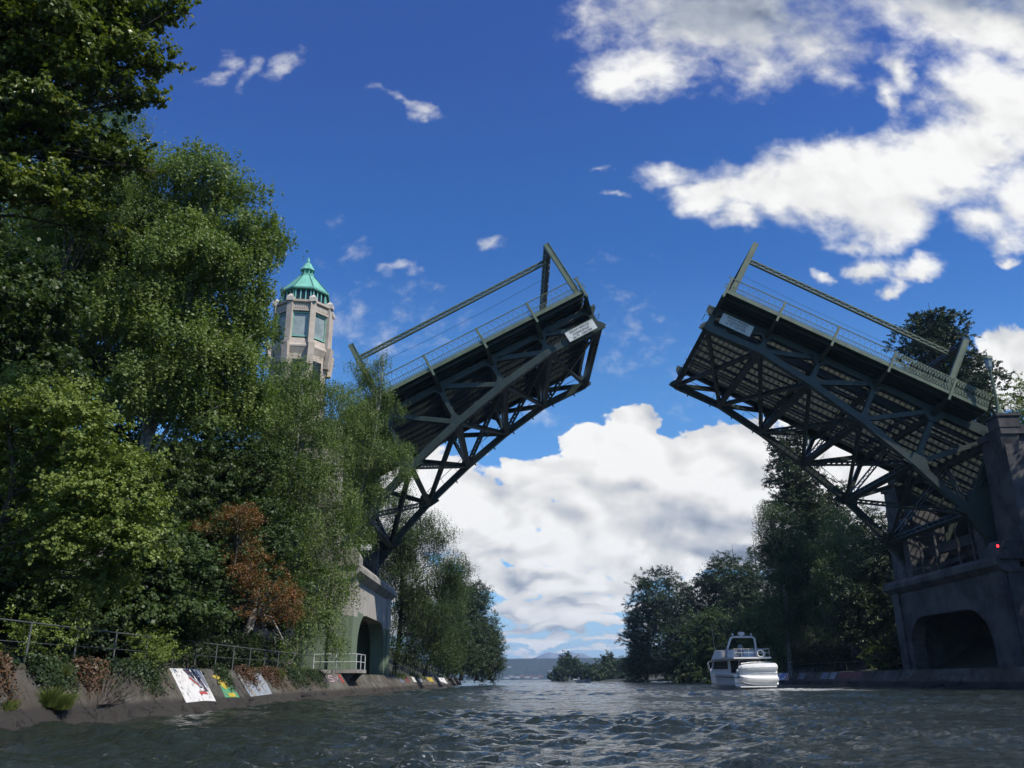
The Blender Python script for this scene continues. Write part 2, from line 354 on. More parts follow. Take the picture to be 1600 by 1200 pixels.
# ------------------------------------------------------------------ water
def build_water():
    def axis(parts):
        return np.unique(np.round(np.concatenate(parts), 4))
    xs = axis([-np.geomspace(20, 5000, 24)[::-1], np.arange(-20, -12, .5), np.arange(-12, 44, .12), np.arange(44, 60, 1.), np.geomspace(60, 5000, 24)])
    g = [6.0]
    while g[-1] < 330: g.append(g[-1] + max(.045, g[-1] * .0048))
    ys = axis([-np.geomspace(8, 400, 12)[::-1], np.arange(-6, 6, .8), np.array(g), np.geomspace(333, 7000, 30)])
    X, Y = np.meshgrid(xs, ys, indexing='ij'); rng = np.random.default_rng(5)
    dx = np.gradient(xs)[:, None]; dy = np.gradient(ys)[None, :]
    cell = np.maximum(dx, dy) + 0 * X
    wx = X + .5 * np.sin(.35 * Y + .2 * X) + .25 * np.sin(1.1 * Y - .7 * X); wy = Y + .6 * np.sin(.31 * X - .13 * Y) + .2 * np.sin(.9 * X + .8 * Y)
    Z = np.zeros_like(X)
    for i in range(54):
        lam = .30 * (6.5 / .30) ** (i / 53.); th = rng.normal(1.45, .75); k = 2 * math.pi / lam
        amp = .0074 * lam ** .36 * rng.uniform(.6, 1.3)
        fade = np.clip((lam / cell - 1.9) / 1.2, 0, 1)
        ph = k * (wx * math.cos(th) + wy * math.sin(th)) + rng.uniform(0, 6.28)
        Z += fade * amp * (np.sin(ph) + .25 * np.cos(2 * ph))
    mod = .80 + .5 * np.sin(.16 * X + 1.3 + .8 * np.sin(.09 * Y)) * np.sin(.10 * Y + .6) + .3 * np.sin(.4 * X + .31 * Y)
    Z = Z * np.clip(mod, .35, 1.4) * np.clip(1.15 - Y / 500, .35, 1)
    Z = np.where(Z > 0, Z * (1 + 1.6 * Z), Z)
    nx, ny = len(xs), len(ys)
    idx = np.arange(nx * ny).reshape(nx, ny)
    q = np.stack([idx[:-1, :-1], idx[1:, :-1], idx[1:, 1:], idx[:-1, 1:]], -1).reshape(-1, 4)
    m = bpy.data.materials.new('canal_water'); m.use_nodes = True; t = NT(m.node_tree); b = t.n['Principled BSDF']
    gco = t.new('ShaderNodeTexCoord').outputs['Object']
    b.inputs['IOR'].default_value = 1.33; b.inputs['Roughness'].default_value = .06
    mp = t.new('ShaderNodeMapping'); mp.inputs[3].default_value = (1, .8, 1); t.l.new(gco, mp.inputs[0])
    h = t.math('ADD', t.math('MULTIPLY', t.noise(mp.outputs[0], 4.2, 5, .66, .8), .13), t.math('MULTIPLY', t.noise(mp.outputs[0], 1.1, 3, .6, .4), .16))
    bp = t.new('ShaderNodeBump'); bp.inputs['Strength'].default_value = .8; bp.inputs['Distance'].default_value = 1.0
    t.l.new(h, bp.inputs['Height']); t.l.new(bp.outputs[0], b.inputs['Normal'])
    # flecks of foam where the water is churned astern of the boats
    sp = t.new('ShaderNodeSeparateXYZ'); t.l.new(gco, sp.inputs[0])
    fx = t.math('ABSOLUTE', t.math('ADD', sp.outputs[0], t.math('MULTIPLY_ADD', sp.outputs[1], -.06, 1.6)))
    zone = t.math('MULTIPLY', t.ss(fx, .6, 3.2, 1., 0.), t.ss(sp.outputs[1], 13, 22, 1., 0.))
    fl = t.math('MULTIPLY', t.ss(t.noise(gco, 7, 6, .75, .8), .60, .68), zone)
    zone2 = t.math('MULTIPLY', t.ss(t.math('ABSOLUTE', t.math('SUBTRACT', sp.outputs[0], 23.2)), 1.5, 4.5, 1., 0.), t.math('MULTIPLY', t.ss(sp.outputs[1], 60, 72), t.ss(sp.outputs[1], 75, 78, 1., 0.)))
    fl = t.math('MAXIMUM', fl, t.math('MULTIPLY', t.ss(t.noise(gco, 3, 6, .75, .8), .42, .54), zone2))
    t.l.new(t.mix(fl, (.020, .027, .021, 1), (.6, .62, .6, 1)), b.inputs['Base Color'])
    t.l.new(t.math('MULTIPLY_ADD', fl, .5, .06), b.inputs['Roughness'])
    o = np_mesh('water', np.stack([X.ravel(), Y.ravel(), Z.ravel()], 1), q, m, smooth=True)
    tag(o, 'choppy grey blue canal water opening to a lake', None, None, 'structure')
build_water()

# ------------------------------------------------------------------ banks
def terrain(name, xs, ys, hf, m, label):
    X, Y = np.meshgrid(xs, ys, indexing='ij'); Z = hf(X, Y)
    nx, ny = len(xs), len(ys); idx = np.arange(nx * ny).reshape(nx, ny)
    q = np.stack([idx[:-1, :-1], idx[1:, :-1], idx[1:, 1:], idx[:-1, 1:]], -1).reshape(-1, 4)
    o = np_mesh(name, np.stack([X.ravel(), Y.ravel(), Z.ravel()], 1), q, m, smooth=True); tag(o, label, None, None, 'structure'); return o
def bump2(X, Y, s=1.): return s * (.5 * np.sin(.31 * X + 1.) * np.sin(.23 * Y) + .3 * np.sin(.7 * X - .5 * Y) + .15 * np.sin(1.7 * Y + X))
def hl(X, Y):
    d = np.maximum(0, -15.2 - X); return 1.45 + .5 * np.clip(d, 0, 26) + bump2(X, Y, .35) * np.clip(d / 3, 0, 1)
terrain('left_bank', np.concatenate([[-12.6, -13.2], -np.arange(14, 60, 1.5), [-90, -400]])[::-1], np.concatenate([[-200, -100], np.arange(-40, 205, 3.)]), hl, SOIL, 'dark wooded earth bank rising left of the canal')
def hr(X, Y):
    d = np.maximum(0, X - 41); return 1.45 + .55 * np.clip(d, 0, 22) + bump2(X, Y, .35) * np.clip(d / 3, 0, 1)
terrain('right_bank', np.concatenate([[38.4, 39.2], np.arange(40, 100, 2.), [140, 500]]), np.concatenate([[-200, -100], np.arange(-40, 290, 4.)]), hr, SOIL, 'dark wooded earth bank rising right of the canal')
def hfar(X, Y): return np.clip((X - 16 - (500 - Y) * .1) * .05, -.4, 3) + bump2(X / 5, Y / 5, .4)
terrain('far_point', np.arange(8, 330, 6.), np.arange(286, 620, 8.), lambda X, Y: np.minimum(hfar(X, Y), np.clip((X - (38 - (Y - 286) * .03)) * .4, -1, 4)), SOIL, 'low wooded point where the canal meets the lake')

# concrete walls: sloping panels with open joints, rough toe
def wall_mat():
    m = bpy.data.materials.new('stained_canal_concrete'); m.use_nodes = True; t = NT(m.node_tree); b = t.n['Principled BSDF']
    g = t.new('ShaderNodeTexCoord').outputs['Object']; sp = t.new('ShaderNodeSeparateXYZ'); t.l.new(g, sp.inputs[0])
    mp = t.new('ShaderNodeMapping'); mp.inputs[3].default_value = (1, .45, 1); t.l.new(g, mp.inputs[0])
    n = t.noise(mp.outputs[0], .8, 7, .65); n2 = t.noise(g, 5, 5, .7); n3 = t.noise(g, .25, 3, .5)
    c = t.mix(t.ss(n, .35, .65), (.175, .162, .132, 1), (.070, .063, .051, 1))
    c = t.mix(t.ss(n3, .45, .60), c, (.105, .085, .058, 1)); c = t.mix(t.math('MULTIPLY', t.ss(n2, .5, .7), .5), c, (.07, .06, .05, 1))
    z = t.math('ADD', sp.outputs[2], t.math('MULTIPLY_ADD', t.noise(g, 1.6, 5, .7), .35, -.17))
    c = t.mix(t.ss(z, .38, .60, 1., 0.), c, (.042, .036, .029, 1))
    c = t.mix(t.math('MULTIPLY', t.ss(z, 1.25, 1.5), t.ss(n, .42, .56)), c, (.06, .062, .030, 1))
    mp2 = t.new('ShaderNodeMapping'); mp2.inputs[3].default_value = (.35, 3.2, .35); t.l.new(g, mp2.inputs[0])
    dr = t.ss(t.noise(mp2.outputs[0], 1.5, 6, .7), .50, .66); c = t.mix(t.math('MULTIPLY', dr, .6), c, (.045, .038, .030, 1))      # streaks running down the slope
    vo = t.new('ShaderNodeTexVoronoi', feature='DISTANCE_TO_EDGE'); vo.inputs['Scale'].default_value = .55
    dv = t.new('ShaderNodeVectorMath', operation='ADD'); t.l.new(g, dv.inputs[0]); wn = t.noise(g, 1.2, 5, .7, 0, 1); t.l.new(wn, dv.inputs[1]); t.l.new(dv.outputs[0], vo.inputs['Vector'])
    ck = t.ss(vo.outputs[0], .0, .012, 1., 0.); c = t.mix(t.math('MULTIPLY', ck, .8), c, (.03, .027, .022, 1))
    t.l.new(c, b.inputs['Base Color']); b.inputs['Roughness'].default_value = .9
    bp = t.new('ShaderNodeBump'); bp.inputs['Strength'].default_value = 1.0; bp.inputs['Distance'].default_value = .07
    t.l.new(t.math('SUBTRACT', t.math('ADD', n2, t.noise(g, 14, 6, .75)), ck), bp.inputs['Height']); t.l.new(bp.outputs[0], b.inputs['Normal'])
    return m
WALLM = wall_mat()
PROF = [(-14.6, 1.50), (-12.52, 1.53), 0, 0, 0, 0, (-11.55, .20), (-11.40, .02), (-11.22, -.18), (-11.05, -.6), (-11.0, -1.2)]
def canal_wall(flip, y0, y1, label, skip=()):
    vs, fs = [], []; rng = np.random.default_rng(3 if flip else 2); y = y0; pl = 6.1; PR = [PROF[0], PROF[1]] + [(-12.4 + .78 * q, 1.5 - 1.2 * q) for q in np.linspace(0, 1, 6)] + PROF[6:]
    while y < y1 - .1:
        ye = min(y + pl, y1); n = 14; off = rng.normal(0, .004)
        base = len(vs); L = len(PR); J0 = 8
        for i in range(n + 1):
            yy_ = y + .02 + (ye - y - .04) * i / n
            for j, (x, z) in enumerate(PR):
                rough = .004 + (.13 if j >= J0 else 0) * 1.
                if j >= J0: x += .11 * math.sin(yy_ * .9 + j) * math.sin(yy_ * .37) + .05 * math.sin(3.1 * yy_ + j * 2)
                x += off + rng.normal(0, rough * .5); z += rng.normal(0, rough * .4)
                vs.append((25.8 - x if flip else x, yy_, z))
        for i in range(n):
            for j in range(L - 1): a = base + i * L + j; fs.append((a, a + L, a + L + 1, a + 1))
        for i in (0, n):   # panel ends
            fs.append(tuple(base + i * L + j for j in range(L)))
        y = ye
    mb = MB(); mb.add(vs, fs); o = mb.build('canal_wall', WALLM, smooth=True); return tag(o, label, 'wall')
WL = canal_wall(False, -60, 190, 'sloping stained concrete wall along the left bank, white mural on it')
WR = canal_wall(True, -60, 172, 'shaded sloping concrete wall along the right bank behind the boat')
NS = V((.8385, 0, .545))   # outward normal of the sloping left face
def on_wall(y, t, lift=.0, flip=False):
    """point on the sloping face: t = 0 at the top edge, 1 at the tide line"""
    x = -12.4 + .754 * t; z = 1.5 - 1.16 * t; p = V((x, y, z)) + NS * (.012 + lift)
    return V((25.8 - p.x, p.y, p.z)) if flip else p
def mural(wall, polys, label, flip=False):
    """flat painted patches on the wall: [(material, [(y, t), ...]), ...], first one the ground coat"""
    root = None
    for i, (m, pts) in enumerate(polys):
        mb = MB(); mb.prism([on_wall(y, t, .004 * i, flip) for y, t in pts], NS * -.004 if not flip else V((-NS.x, 0, NS.z)) * -.004)
        o = mb.build('mural' if root is None else 'painted_mark', m, wall if root is None else root)
        if root is None: root = tag(o, label)
P_WHITE = mat('white_wall_paint', (.74, .72, .68), .7, .08, 3); P_RED = mat('red_wall_paint', (.55, .07, .06), .7, .3, 6)
P_DARK = mat('plum_wall_paint', (.07, .045, .08), .7, .3, 6); P_GREY = mat('grey_blue_wall_paint', (.20, .23, .28), .7, .35, 3)
P_LBLUE = mat('faded_blue_wall_paint', (.30, .36, .42), .8, 0, 1.5, col2=(.26, .24, .20)); P_GREEN = mat('green_wall_paint', (.10, .34, .16), .7, .2, 5)
P_YEL = mat('yellow_wall_paint', (.62, .46, .05), .7, .3, 5); P_BLUE = mat('blue_wall_paint', (.08, .20, .60), .7, .2, 5); P_PINK = mat('pink_wall_paint', (.55, .40, .44), .8, .3, 5)
P_MAR = mat('maroon_wall_paint', (.20, .05, .045), .8, .3, 4)
for pm in (P_WHITE, P_RED, P_DARK, P_GREY, P_LBLUE, P_GREEN, P_YEL, P_BLUE, P_PINK, P_MAR):     # worn through to the concrete in places
    t = NT(pm.node_tree); b_ = t.n['Principled BSDF']; g_ = t.new('ShaderNodeTexCoord').outputs['Object']
    src = b_.inputs['Base Color'].links[0].from_socket
    wn = t.math('MULTIPLY', t.ss(t.noise(g_, 3.5, 8, .78), .53, .60), .75)
    t.l.new(t.mix(wn, src, (.13, .115, .095, 1)), b_.inputs['Base Color'])
def yw(px, py):   # distance along the left wall of a photo pixel near its top edge
    return -12.4 / ray(px, py)[0]
y1, y2 = yw(264, 1045), yw(312, 1045)
dy = y2 - y1
mural(WL, [(P_WHITE, [(y1, 0), (y2, 0), (y2, 1.02), (y1 + dy * .6, .98), (y1, 1.0)]),
           (P_DARK, [(y1 + dy * .38, .02), (y1 + dy * .72, .02), (y1 + dy * .86, .40), (y1 + dy * .90, .72), (y1 + dy * .72, .70), (y1 + dy * .62, .45)]),
           (P_GREY, [(y1 + dy * .80, .01), (y1 + dy * .98, .01), (y1 + dy * .98, .62), (y1 + dy * .90, .50)]),
           (P_RED, [(y1 + dy * .44, .28), (y1 + dy * .52, .26), (y1 + dy * .72, .48), (y1 + dy * .68, .56)]),
           (P_RED, [(y1 + dy * .56, .70), (y1 + dy * .80, .72), (y1 + dy * .84, .80), (y1 + dy * .66, .77), (y1 + dy * .60, .84)]),
           (P_WHITE, [(y1 + dy * .58, .03), (y1 + dy * .62, .03), (y1 + dy * .72, .52), (y1 + dy * .68, .56)]),
           (P_LBLUE, [(y1 + dy * .46, .22), (y1 + dy * .50, .20), (y1 + dy * .80, .56), (y1 + dy * .76, .62)]),
           (P_WHITE, [(y1 + dy * .62, .62), (y1 + dy * .74, .60), (y1 + dy * .76, .68), (y1 + dy * .64, .70)])], 'white painted panel with red and plum brush strokes')
y1, y2 = yw(322, 1046), yw(352, 1046); dy = y2 - y1
mural(WL, [(P_GREEN, [(y1 + dy * .3, .30), (y1 + dy * .9, .28), (y2, .95), (y1 + dy * .25, .92)]), (P_YEL, [(y1 + dy * .1, .22), (y1 + dy * .35, .16), (y1 + dy * .95, .55), (y1 + dy * .55, .50)]),
           (P_YEL, [(y1 + dy * .2, .42), (y1 + dy * .5, .36), (y1 + dy * .7, .60), (y1 + dy * .45, .66)]), (P_YEL, [(y1 + dy * .45, .80), (y1 + dy * .8, .78), (y1 + dy * .85, .92), (y1 + dy * .5, .92)])], 'green and yellow spray painted patch')
y1, y2 = yw(366, 1047), yw(408, 1047); dy = y2 - y1
mural(WL, [(P_LBLUE, [(y1, .1), (y2, .06), (y2 - dy * .05, .9), (y1 + dy * .1, .95)])], 'faded pale blue paint patch')
def letters(wall, strokes, y1, y2, t1, t2, m, label, flip=False, wd=.09, lift=2):
    """thin painted strokes: polylines in a 0..1 box stretched over the panel"""
    mb = MB(); nn_ = V((-NS.x, 0, NS.z)) if flip else NS
    for st in strokes:
        ps = [on_wall(y1 + (y2 - y1) * a, t1 + (t2 - t1) * (1 - b), .004 * lift, flip) for a, b in st]
        for p, q in zip(ps, ps[1:]): mb.bar(p, q, wd, .006, nn_)
    return tag(mb.build('graffiti_letters', m, wall), label)
GL = {'U': [(0, 1), (0, .15), (.3, 0), (.7, 0), (1, .15), (1, 1)], 'W': [(0, 1), (.25, 0), (.5, .7), (.75, 0), (1, 1)], 'S': [(1, .9), (.3, 1), (0, .75), (.2, .55), (.9, .45), (1, .2), (.6, 0), (0, .1)],
      'M': [(0, 0), (.15, 1), (.5, .3), (.85, 1), (1, 0)], 'P': [(0, 0), (0, 1), (.8, 1), (1, .75), (.8, .5), (0, .5)], 'E': [(1, 1), (0, 1), (0, .5), (.8, .5), (0, .5), (0, 0), (1, 0)], 'I': [(.5, 0), (.5, 1)],
      'R': [(0, 0), (0, 1), (.8, 1), (1, .75), (.8, .5), (0, .5), (1, 0)]}
def word(w_):
    n = len(w_); return [[((i + .1 + .75 * a) / n, b) for a, b in GL[c]] for i, c in enumerate(w_) if c in GL]
y1, y2 = yw(497, 1058), yw(526, 1058)
letters(WL, word('WSM'), y1, y2, .12, .45, P_PINK, 'pale pink graffiti letters')
mural(WL, [(P_RED, [(y2 + .2, .05), (y2 + .8, .05), (y2 + .9, .5), (y2 + .3, .5)])], 'short red painted bar')
y1 = 92.
for k, (m, a, b) in enumerate([(P_GREY, 0, 3), (P_MAR, 5, 8), (P_WHITE, 12, 15), (P_LBLUE, 18, 22), (P_YEL, 30, 37), (P_WHITE, 48, 60)]):
    mural(WL, [(m, [(y1 + a, .08), (y1 + b, .08), (y1 + b, .6 if k < 5 else .95), (y1 + a, .55)])], 'small painted patch far along the wall')
def yr(px, py): return 38.2 / ray(px, py)[0]
a_, b_ = yr(1216, 1050), yr(1240, 1050)
mural(WR, [(P_WHITE, [(a_, .02), (b_, .02), (b_, .8), (a_, .8)])], 'pale painted panel with blue and red letters', True)
letters(WR, word('UP'), a_ - (a_ - b_) * .05, a_ - (a_ - b_) * .55, .12, .7, P_BLUE, 'blue graffiti letters', True, .3, 3)
letters(WR, word('SE'), a_ - (a_ - b_) * .58, a_ - (a_ - b_) * .97, .12, .7, P_RED, 'red graffiti letters', True, .2, 3)
for x0, x1, m in ((1286, 1297, P_GREY), (1300, 1309, P_LBLUE), (1314, 1350, P_MAR), (1250, 1260, P_GREY)):
    mural(WR, [(m, [(yr(x0, 1050), .05), (yr(x1, 1050), .05), (yr(x1, 1050), .7), (yr(x0, 1050), .7)])], 'dull painted patch on the shaded wall', True)

# ------------------------------------------------------------------ pipe railings on the walls
def railing(x, ys, label, m, h=1.04, rails=(1.02, .52), bars=None, group='pipe railings along the canal', z=1.52, zf=None):
    root = empty('pipe_railing', (x, ys[0], z), label, 'railing', group)
    post = None
    for y in ys:
        if post is None:
            p = MB(); p.tube([(x, y, z - .05), (x, y, z + h)], .026, 6); p.lathe((x, y), [(.06, z - .02), (.06, z + .02)], 6)
            post = p.build('post', m, root, (x, y, z))
        else:
            c = post.copy(); COL.objects.link(c); c.parent = root; c.location = V((x, y, z)) - ORG[root]
    for rr in rails:
        MB().tube([(x, y, z + rr) for y in ys], .022 if rr > .9 else .010, 6).build('rail', m, root)
    if bars:
        b = MB()
        for k in range(int((ys[-1] - ys[0]) / bars)): b.bar((x, ys[0] + k * bars, z + .05), (x, ys[0] + k * bars, z + .98), .02, .02)
        tag(b.build('picket', m, root), None)
    return root
YP = [-12.75 / ray(px, py)[0] for px, py in ((45, 1000), (118, 1010), (179, 1015), (228, 1020), (270, 1025), (305, 1028), (337, 1030), (364, 1032), (390, 1033), (413, 1035), (434, 1037))]
railing(-12.75, [8, 12.5, 17.4] + [round(v, 2) for v in YP] + [57, 62], 'grey pipe railing on the near left wall in front of the birches', PIPE)
railing(-12.75, list(np.arange(90, 104.5, 2.0)), 'closely posted grey railing just beyond the left pier', PIPE)
railing(-12.75, list(np.arange(106, 121, 2.5)), 'farthest grey railing on the left wall beyond the pier', PIPE)
railing(38.55, list(np.arange(96, 142, 5.6)), 'thin grey railing on the right wall beside the yacht', PIPE)
# ------------------------------------------------------------------ bascule leaves
ANG = R(28.45); CA, SA = math.cos(ANG), math.sin(ANG)
YS, YN, YF, YE = 67.0, 69.3, 84.9, 87.2         # sidewalk edge, near truss, far truss, far edge
NODES = [0, 5.1, 10.2, 15.4, 20.8, 26.2]
CH = [3.0, 2.85, 3.6, 4.75, 6.3, 8.3]            # depth of the lower chord under the kerb line
def leaf(side):
    def F(p):      # (s along the leaf from its tip, Y, n = depth below the sidewalk edge) -> world
        s, y, n = p
        if side < 0: return V((6.5 - s * CA + n * SA, y, 33.8 - s * SA - n * CA))
        return V((19.3 + s * CA - n * SA, y, 33.65 - s * SA - n * CA))
    S = V(F((0, 0, 0))) ; UP = (F((0, 0, -1)) - S); AL = (F((1, 0, 0)) - S)
    nm = 'left' if side < 0 else 'right'
    root = empty('bascule_leaf', F((28, 77, 6)), 'raised green steel drawbridge leaf ' + ('rising from the left pier' if side < 0 else 'rising from the right pier, open grating deck seen from below'), 'drawbridge leaf', 'raised drawbridge leaves')
    B = lambda: MB(F)
    def bars(lst, name, parent, m=STEEL, wd=.4, h=.4):
        mb = MB()
        for a, b in lst: mb.bar(F(a), F(b), wd, h, UP)
        return mb.build(name, m, parent)
    def TR(y):
        top = 1.0
        tr = MB()
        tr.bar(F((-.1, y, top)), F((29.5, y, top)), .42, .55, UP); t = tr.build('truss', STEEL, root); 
        lo = [(s, y, n) for s, n in zip(NODES, CH)] + [(29.2, y, 10.0)]
        mb = MB()
        for a, b in zip(lo, lo[1:]):
            for dy in (-.2, .2): mb.bar(F((a[0], y + dy, a[2])), F((b[0], y + dy, b[2])), .09, .62, UP)
            mb.bar(F((a[0], y, a[2] - .28)), F((b[0], y, b[2] - .28)), .5, .05, UP)
            mb.bar(F((a[0], y, a[2] + .30)), F((b[0], y, b[2] + .30)), .62, .05, UP)
        for s in np.arange(1.6, 28, 2.6):      # clips under the chord
            k = np.interp(s, NODES + [29.2], CH + [10.0]); mb.bar(F((s, y, k + .3)), F((s, y, k + .62)), .1, .12, AL)
        mb.build('bottom_chord', STEEL, t)
        for k in range(0, 6):
            s, n = NODES[k], CH[k]
            mb = MB(); mb.bar(F((s, y, top)), F((s, y, n)), .42, .40 if k else .55, AL);                        # gusset plates, top and bottom
            for dy in (-.26, .26):
                r = .75 if k < 4 else 1.1
                mb.prism([F((s + a * r, y + dy, n + b * r)) for a, b in ((-1, .25), (-.75, -.25), (-.2, -.95), (.35, -.95), (1.0, -.1), (1.1, .45))], (0, .03, 0))
                mb.prism([F((s + a * r, y + dy, top + b * r)) for a, b in ((-1.1, -.2), (-1., .3), (-.3, 1.), (.25, 1.), (.8, .3), (.9, -.2))], (0, .03, 0))
            mb.build('vertical', STEEL, t)
        for k in range(0, 5):
            mb = MB(); mb.bar(F((NODES[k], y, CH[k])), F((NODES[k + 1], y, top)), .42, .42, UP); mb.build('diagonal', STEEL, t)
        # heel: deep plate girder running back to the trunnion
        mb = MB()
        for dy in (-.32, .28): mb.prism([F(q) for q in ((25.2, y + dy, .8), (33, y + dy, .9), (36.5, y + dy, 3.2), (36, y + dy, 8.5), (32, y + dy, 11.4), (29.4, y + dy, 10.4), (25.8, y + dy, 8.5), (26.6, y + dy, 5))], (0, .05, 0))
        mb.bar(F((29.4, y, 10.1)), F((32, y, 11.4)), .7, .1, UP)
        for q in (27.5, 29.5, 31.5): mb.bar(F((q, y - .36, 1.2)), F((q, y - .36, 8.5)), .12, .14, AL)
        mb.build('heel_plate', STEEL, t)
        return t
    TR(YN); TR(YF)
    # floor system
    for k, s in enumerate(NODES + [31.0]):
        mb = MB(); mb.prism([F(q) for q in ((s - .03, YS + .2, .35), (s - .03, YN, 1.75), (s - .03, YF, 1.75), (s - .03, YE - .2, .35))], AL * .06)
        for a, b in (((s, YS + .2, .36), (s, YN, 1.77)), ((s, YN, 1.77), (s, YF, 1.77)), ((s, YF, 1.77), (s, YE - .2, .36))): mb.bar(F(a), F(b), .34, .05, UP)
        for q in np.arange(YN + 2.2, YF - 1, 2.2): mb.bar(F((s, q, .5)), F((s, q, 1.7)), .18, .1, AL)
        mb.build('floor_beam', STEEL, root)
    for y in np.arange(YN + 1.3, YF - .6, 1.45):
        mb = MB(); mb.bar(F((0, y, .84)), F((31, y, .84)), .03, .74, UP); mb.bar(F((0, y, 1.2)), F((31, y, 1.2)), .22, .03, UP); mb.bar(F((0, y, .48)), F((31, y, .48)), .2, .03, UP)
        mb.build('stringer', STEEL, root)
    mb = MB()
    for y in np.arange(YN + .7, YF - .6, .46): mb.bar(F((0, y, .37)), F((31.5, y, .37)), .05, .15, UP)
    for s in np.arange(.1, 31.5, .52): mb.bar(F((s, YN + .5, .40)), F((s, YF - .5, .40)), .10, .08, UP)
    mb.build('deck_grating', GRATE, root)
    for y in (YN + .6, YF - .6):
        MB().bar(F((0, y, .45)), F((31, y, .45)), .04, 1.1, UP).build('curb_plate', STEEL, root)
    # sidewalks, fascia
    for sgn, (ya, yb, yf) in ((0, (YS + .1, YN + .55, YS)), (1, (YF - .55, YE - .1, YE))):
        end = 24.0 if sgn == 0 else 31.0
        mb = MB(); mb.prism([F(q) for q in ((0, ya, .0), (end, ya, .0), (end, yb, .12), (0, yb, .12))], -UP * .12)
        for q in np.linspace(ya + .5, yb - .4, 3): mb.bar(F((0, q, .28)), F((end, q, .28)), .1, .26, UP)
        w_ = mb.build('sidewalk', STEEL, root)
        mb = MB(); mb.bar(F((-.1, yf, .0)), F((end, yf, .0)), .06, .36, UP); mb.bar(F((-.1, yf - .03, .16)), F((end, yf - .03, .16)), .14, .05, UP); mb.build('fascia', STEEL_L, w_)
        mb = MB()
        for n_, t_ in ((-1.42, .07), (-.66, .045), (-.26, .045)): mb.bar(F((-.35, yf, n_)), F((end, yf, n_)), t_, t_, UP)
        for s in np.arange(-.3, end, .22): mb.bar(F((s, yf, -.64)), F((s, yf, -.28)), .03, .05, AL)
        for k in range(int(end / .5)):
            s = k * .5
            for a, b in ((s, s + .25), (s + .5, s + .25)): mb.bar(F((a, yf, -1.4)), F((b, yf, -.95)), .016, .022, AL)
            mb.bar(F((s + .25, yf, -.95)), F((s + .25, yf, -.66)), .016, .022, AL)
        if side > 0 and sgn == 0:      # older, heavier panels near the pier
            for s in np.arange(15.5, end, .25): mb.bar(F((s, yf - .05, -1.4)), F((s + .2, yf - .05, -.2)), .03, .06, AL); mb.bar(F((s + .2, yf - .05, -1.4)), F((s, yf - .05, -.2)), .03, .06, AL)
        rl = mb.build('railing', STEEL_L, w_)
        for s in [x for x in NODES if x < end]:
            mb = MB(); mb.bar(F((s, yf - .06, -1.45)), F((s, yf - .06, .70)), .16, .2, AL); mb.build('rail_bracket', STEEL_L, w_)
    # bottom laterals and cross struts between the lower chords
    for k, s in enumerate(NODES):
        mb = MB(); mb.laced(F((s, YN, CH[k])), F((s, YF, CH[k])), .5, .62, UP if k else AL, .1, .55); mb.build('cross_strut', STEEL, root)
        if k:
            mb = MB(); ym = (YN + YF) / 2
            mb.laced(F((s, YN, CH[k])), F((s, ym, 1.9)), .28, .42, AL, .08, .45, False); mb.laced(F((s, YF, CH[k])), F((s, ym, 1.9)), .28, .42, AL, .08, .45, False); mb.build('sway_brace', STEEL, root)
        if k < 5:
            for a, b in ((YN, YF), (YF, YN)):
                mb = MB(); mb.laced(F((s, a, CH[k])), F((NODES[k + 1], b, CH[k + 1])), .3, .42, UP, .075, .42); mb.build('lateral_brace', STEEL, root)
    # maintenance rail and pipe along the far lower chord
    mb = MB()
    pts = [(s, YF - .5, c - .9) for s, c in zip(NODES, CH)]
    for a, b in zip(pts, pts[1:]): mb.tube([F(a), F(b)], .03, 4)
    for s in np.arange(.5, 26, 1.8): n = float(np.interp(s, NODES, CH)); mb.tube([F((s, YF - .5, n - .9)), F((s, YF - .5, n))], .02, 4)
    mb.build('walkway_rail', STEEL, root)
    # overhead trolley frames
    tops = []
    for k, (s, h) in enumerate(((.55, 5.8), (20.5, 5.5))):
        pf = MB(); pf.bar(F((s, 71.0 - 3.9, -h)), F((s, YE, -h)), .5, .06, UP)
        pf.laced(F((s, 67.2, -h + .30)), F((s, YE, -h + .30)), .5, .55, UP, .08, .5)
        r_ = pf.build('overhead_frame', STEEL, root)
        for y in (67.15, YE - .15):
            mb = MB(); mb.bar(F((s, y, -h)), F((s, y, -.1)), .3, .5, AL); mb.bar(F((s - .22, y - .17, -h)), F((s - .22, y - .17, .0)), .05, .06, AL); mb.bar(F((s + .22, y - .17, -h)), F((s + .22, y - .17, .0)), .05, .06, AL)
            mb.build('frame_post', STEEL_L, r_)
        mb = MB()
        for y in (70, 71.2, 74): mb.tube([F((s, y, -h + .6)), F((s, y, -h + 1.0))], [.12, .05], 6)
        mb.build('insulator', BLACK, r_)
    for y in (69.6, YE - 2.4):
        mb = MB(); mb.laced(F((.6, y, -5.35)), F((20.4, y, -5.05)), .30, .44, UP, .09, .38); mb.build('trolley_beam', STEEL_L, root)
    for y in (71.2,):
        mb = MB(); mb.tube([F((.6, y, -4.6)), F((7, y, -4.35)), F((14, y, -4.3)), F((20.4, y, -4.5))], .014, 4); mb.build('wire', BLACK, root)
    mb = MB(); mb.tube([F((-.3, YN - .3, 1.)), F((-.75, YN - .3, 1.)), F((-.75, YN + 1, 1.)), F((-.3, YN + 1, 1.))], .03, 5); mb.tube([F((-.3, YN - .3, 1.9)), F((-.75, YN - .3, 1.9)), F((-.75, YN + 1, 1.9))], .03, 5)
    mb.build('tip_guard', STEEL_L, root)
    # counterweight in the pit
    mb = MB(); mb.prism([F(q) for q in ((33, YN + .6, 3), (37.5, YN + .6, 3), (37.5, YN + .6, 9.5), (33, YN + .6, 9.5))], (0, YF - YN - 1.2, 0)); mb.build('counterweight', CONC_D, root)
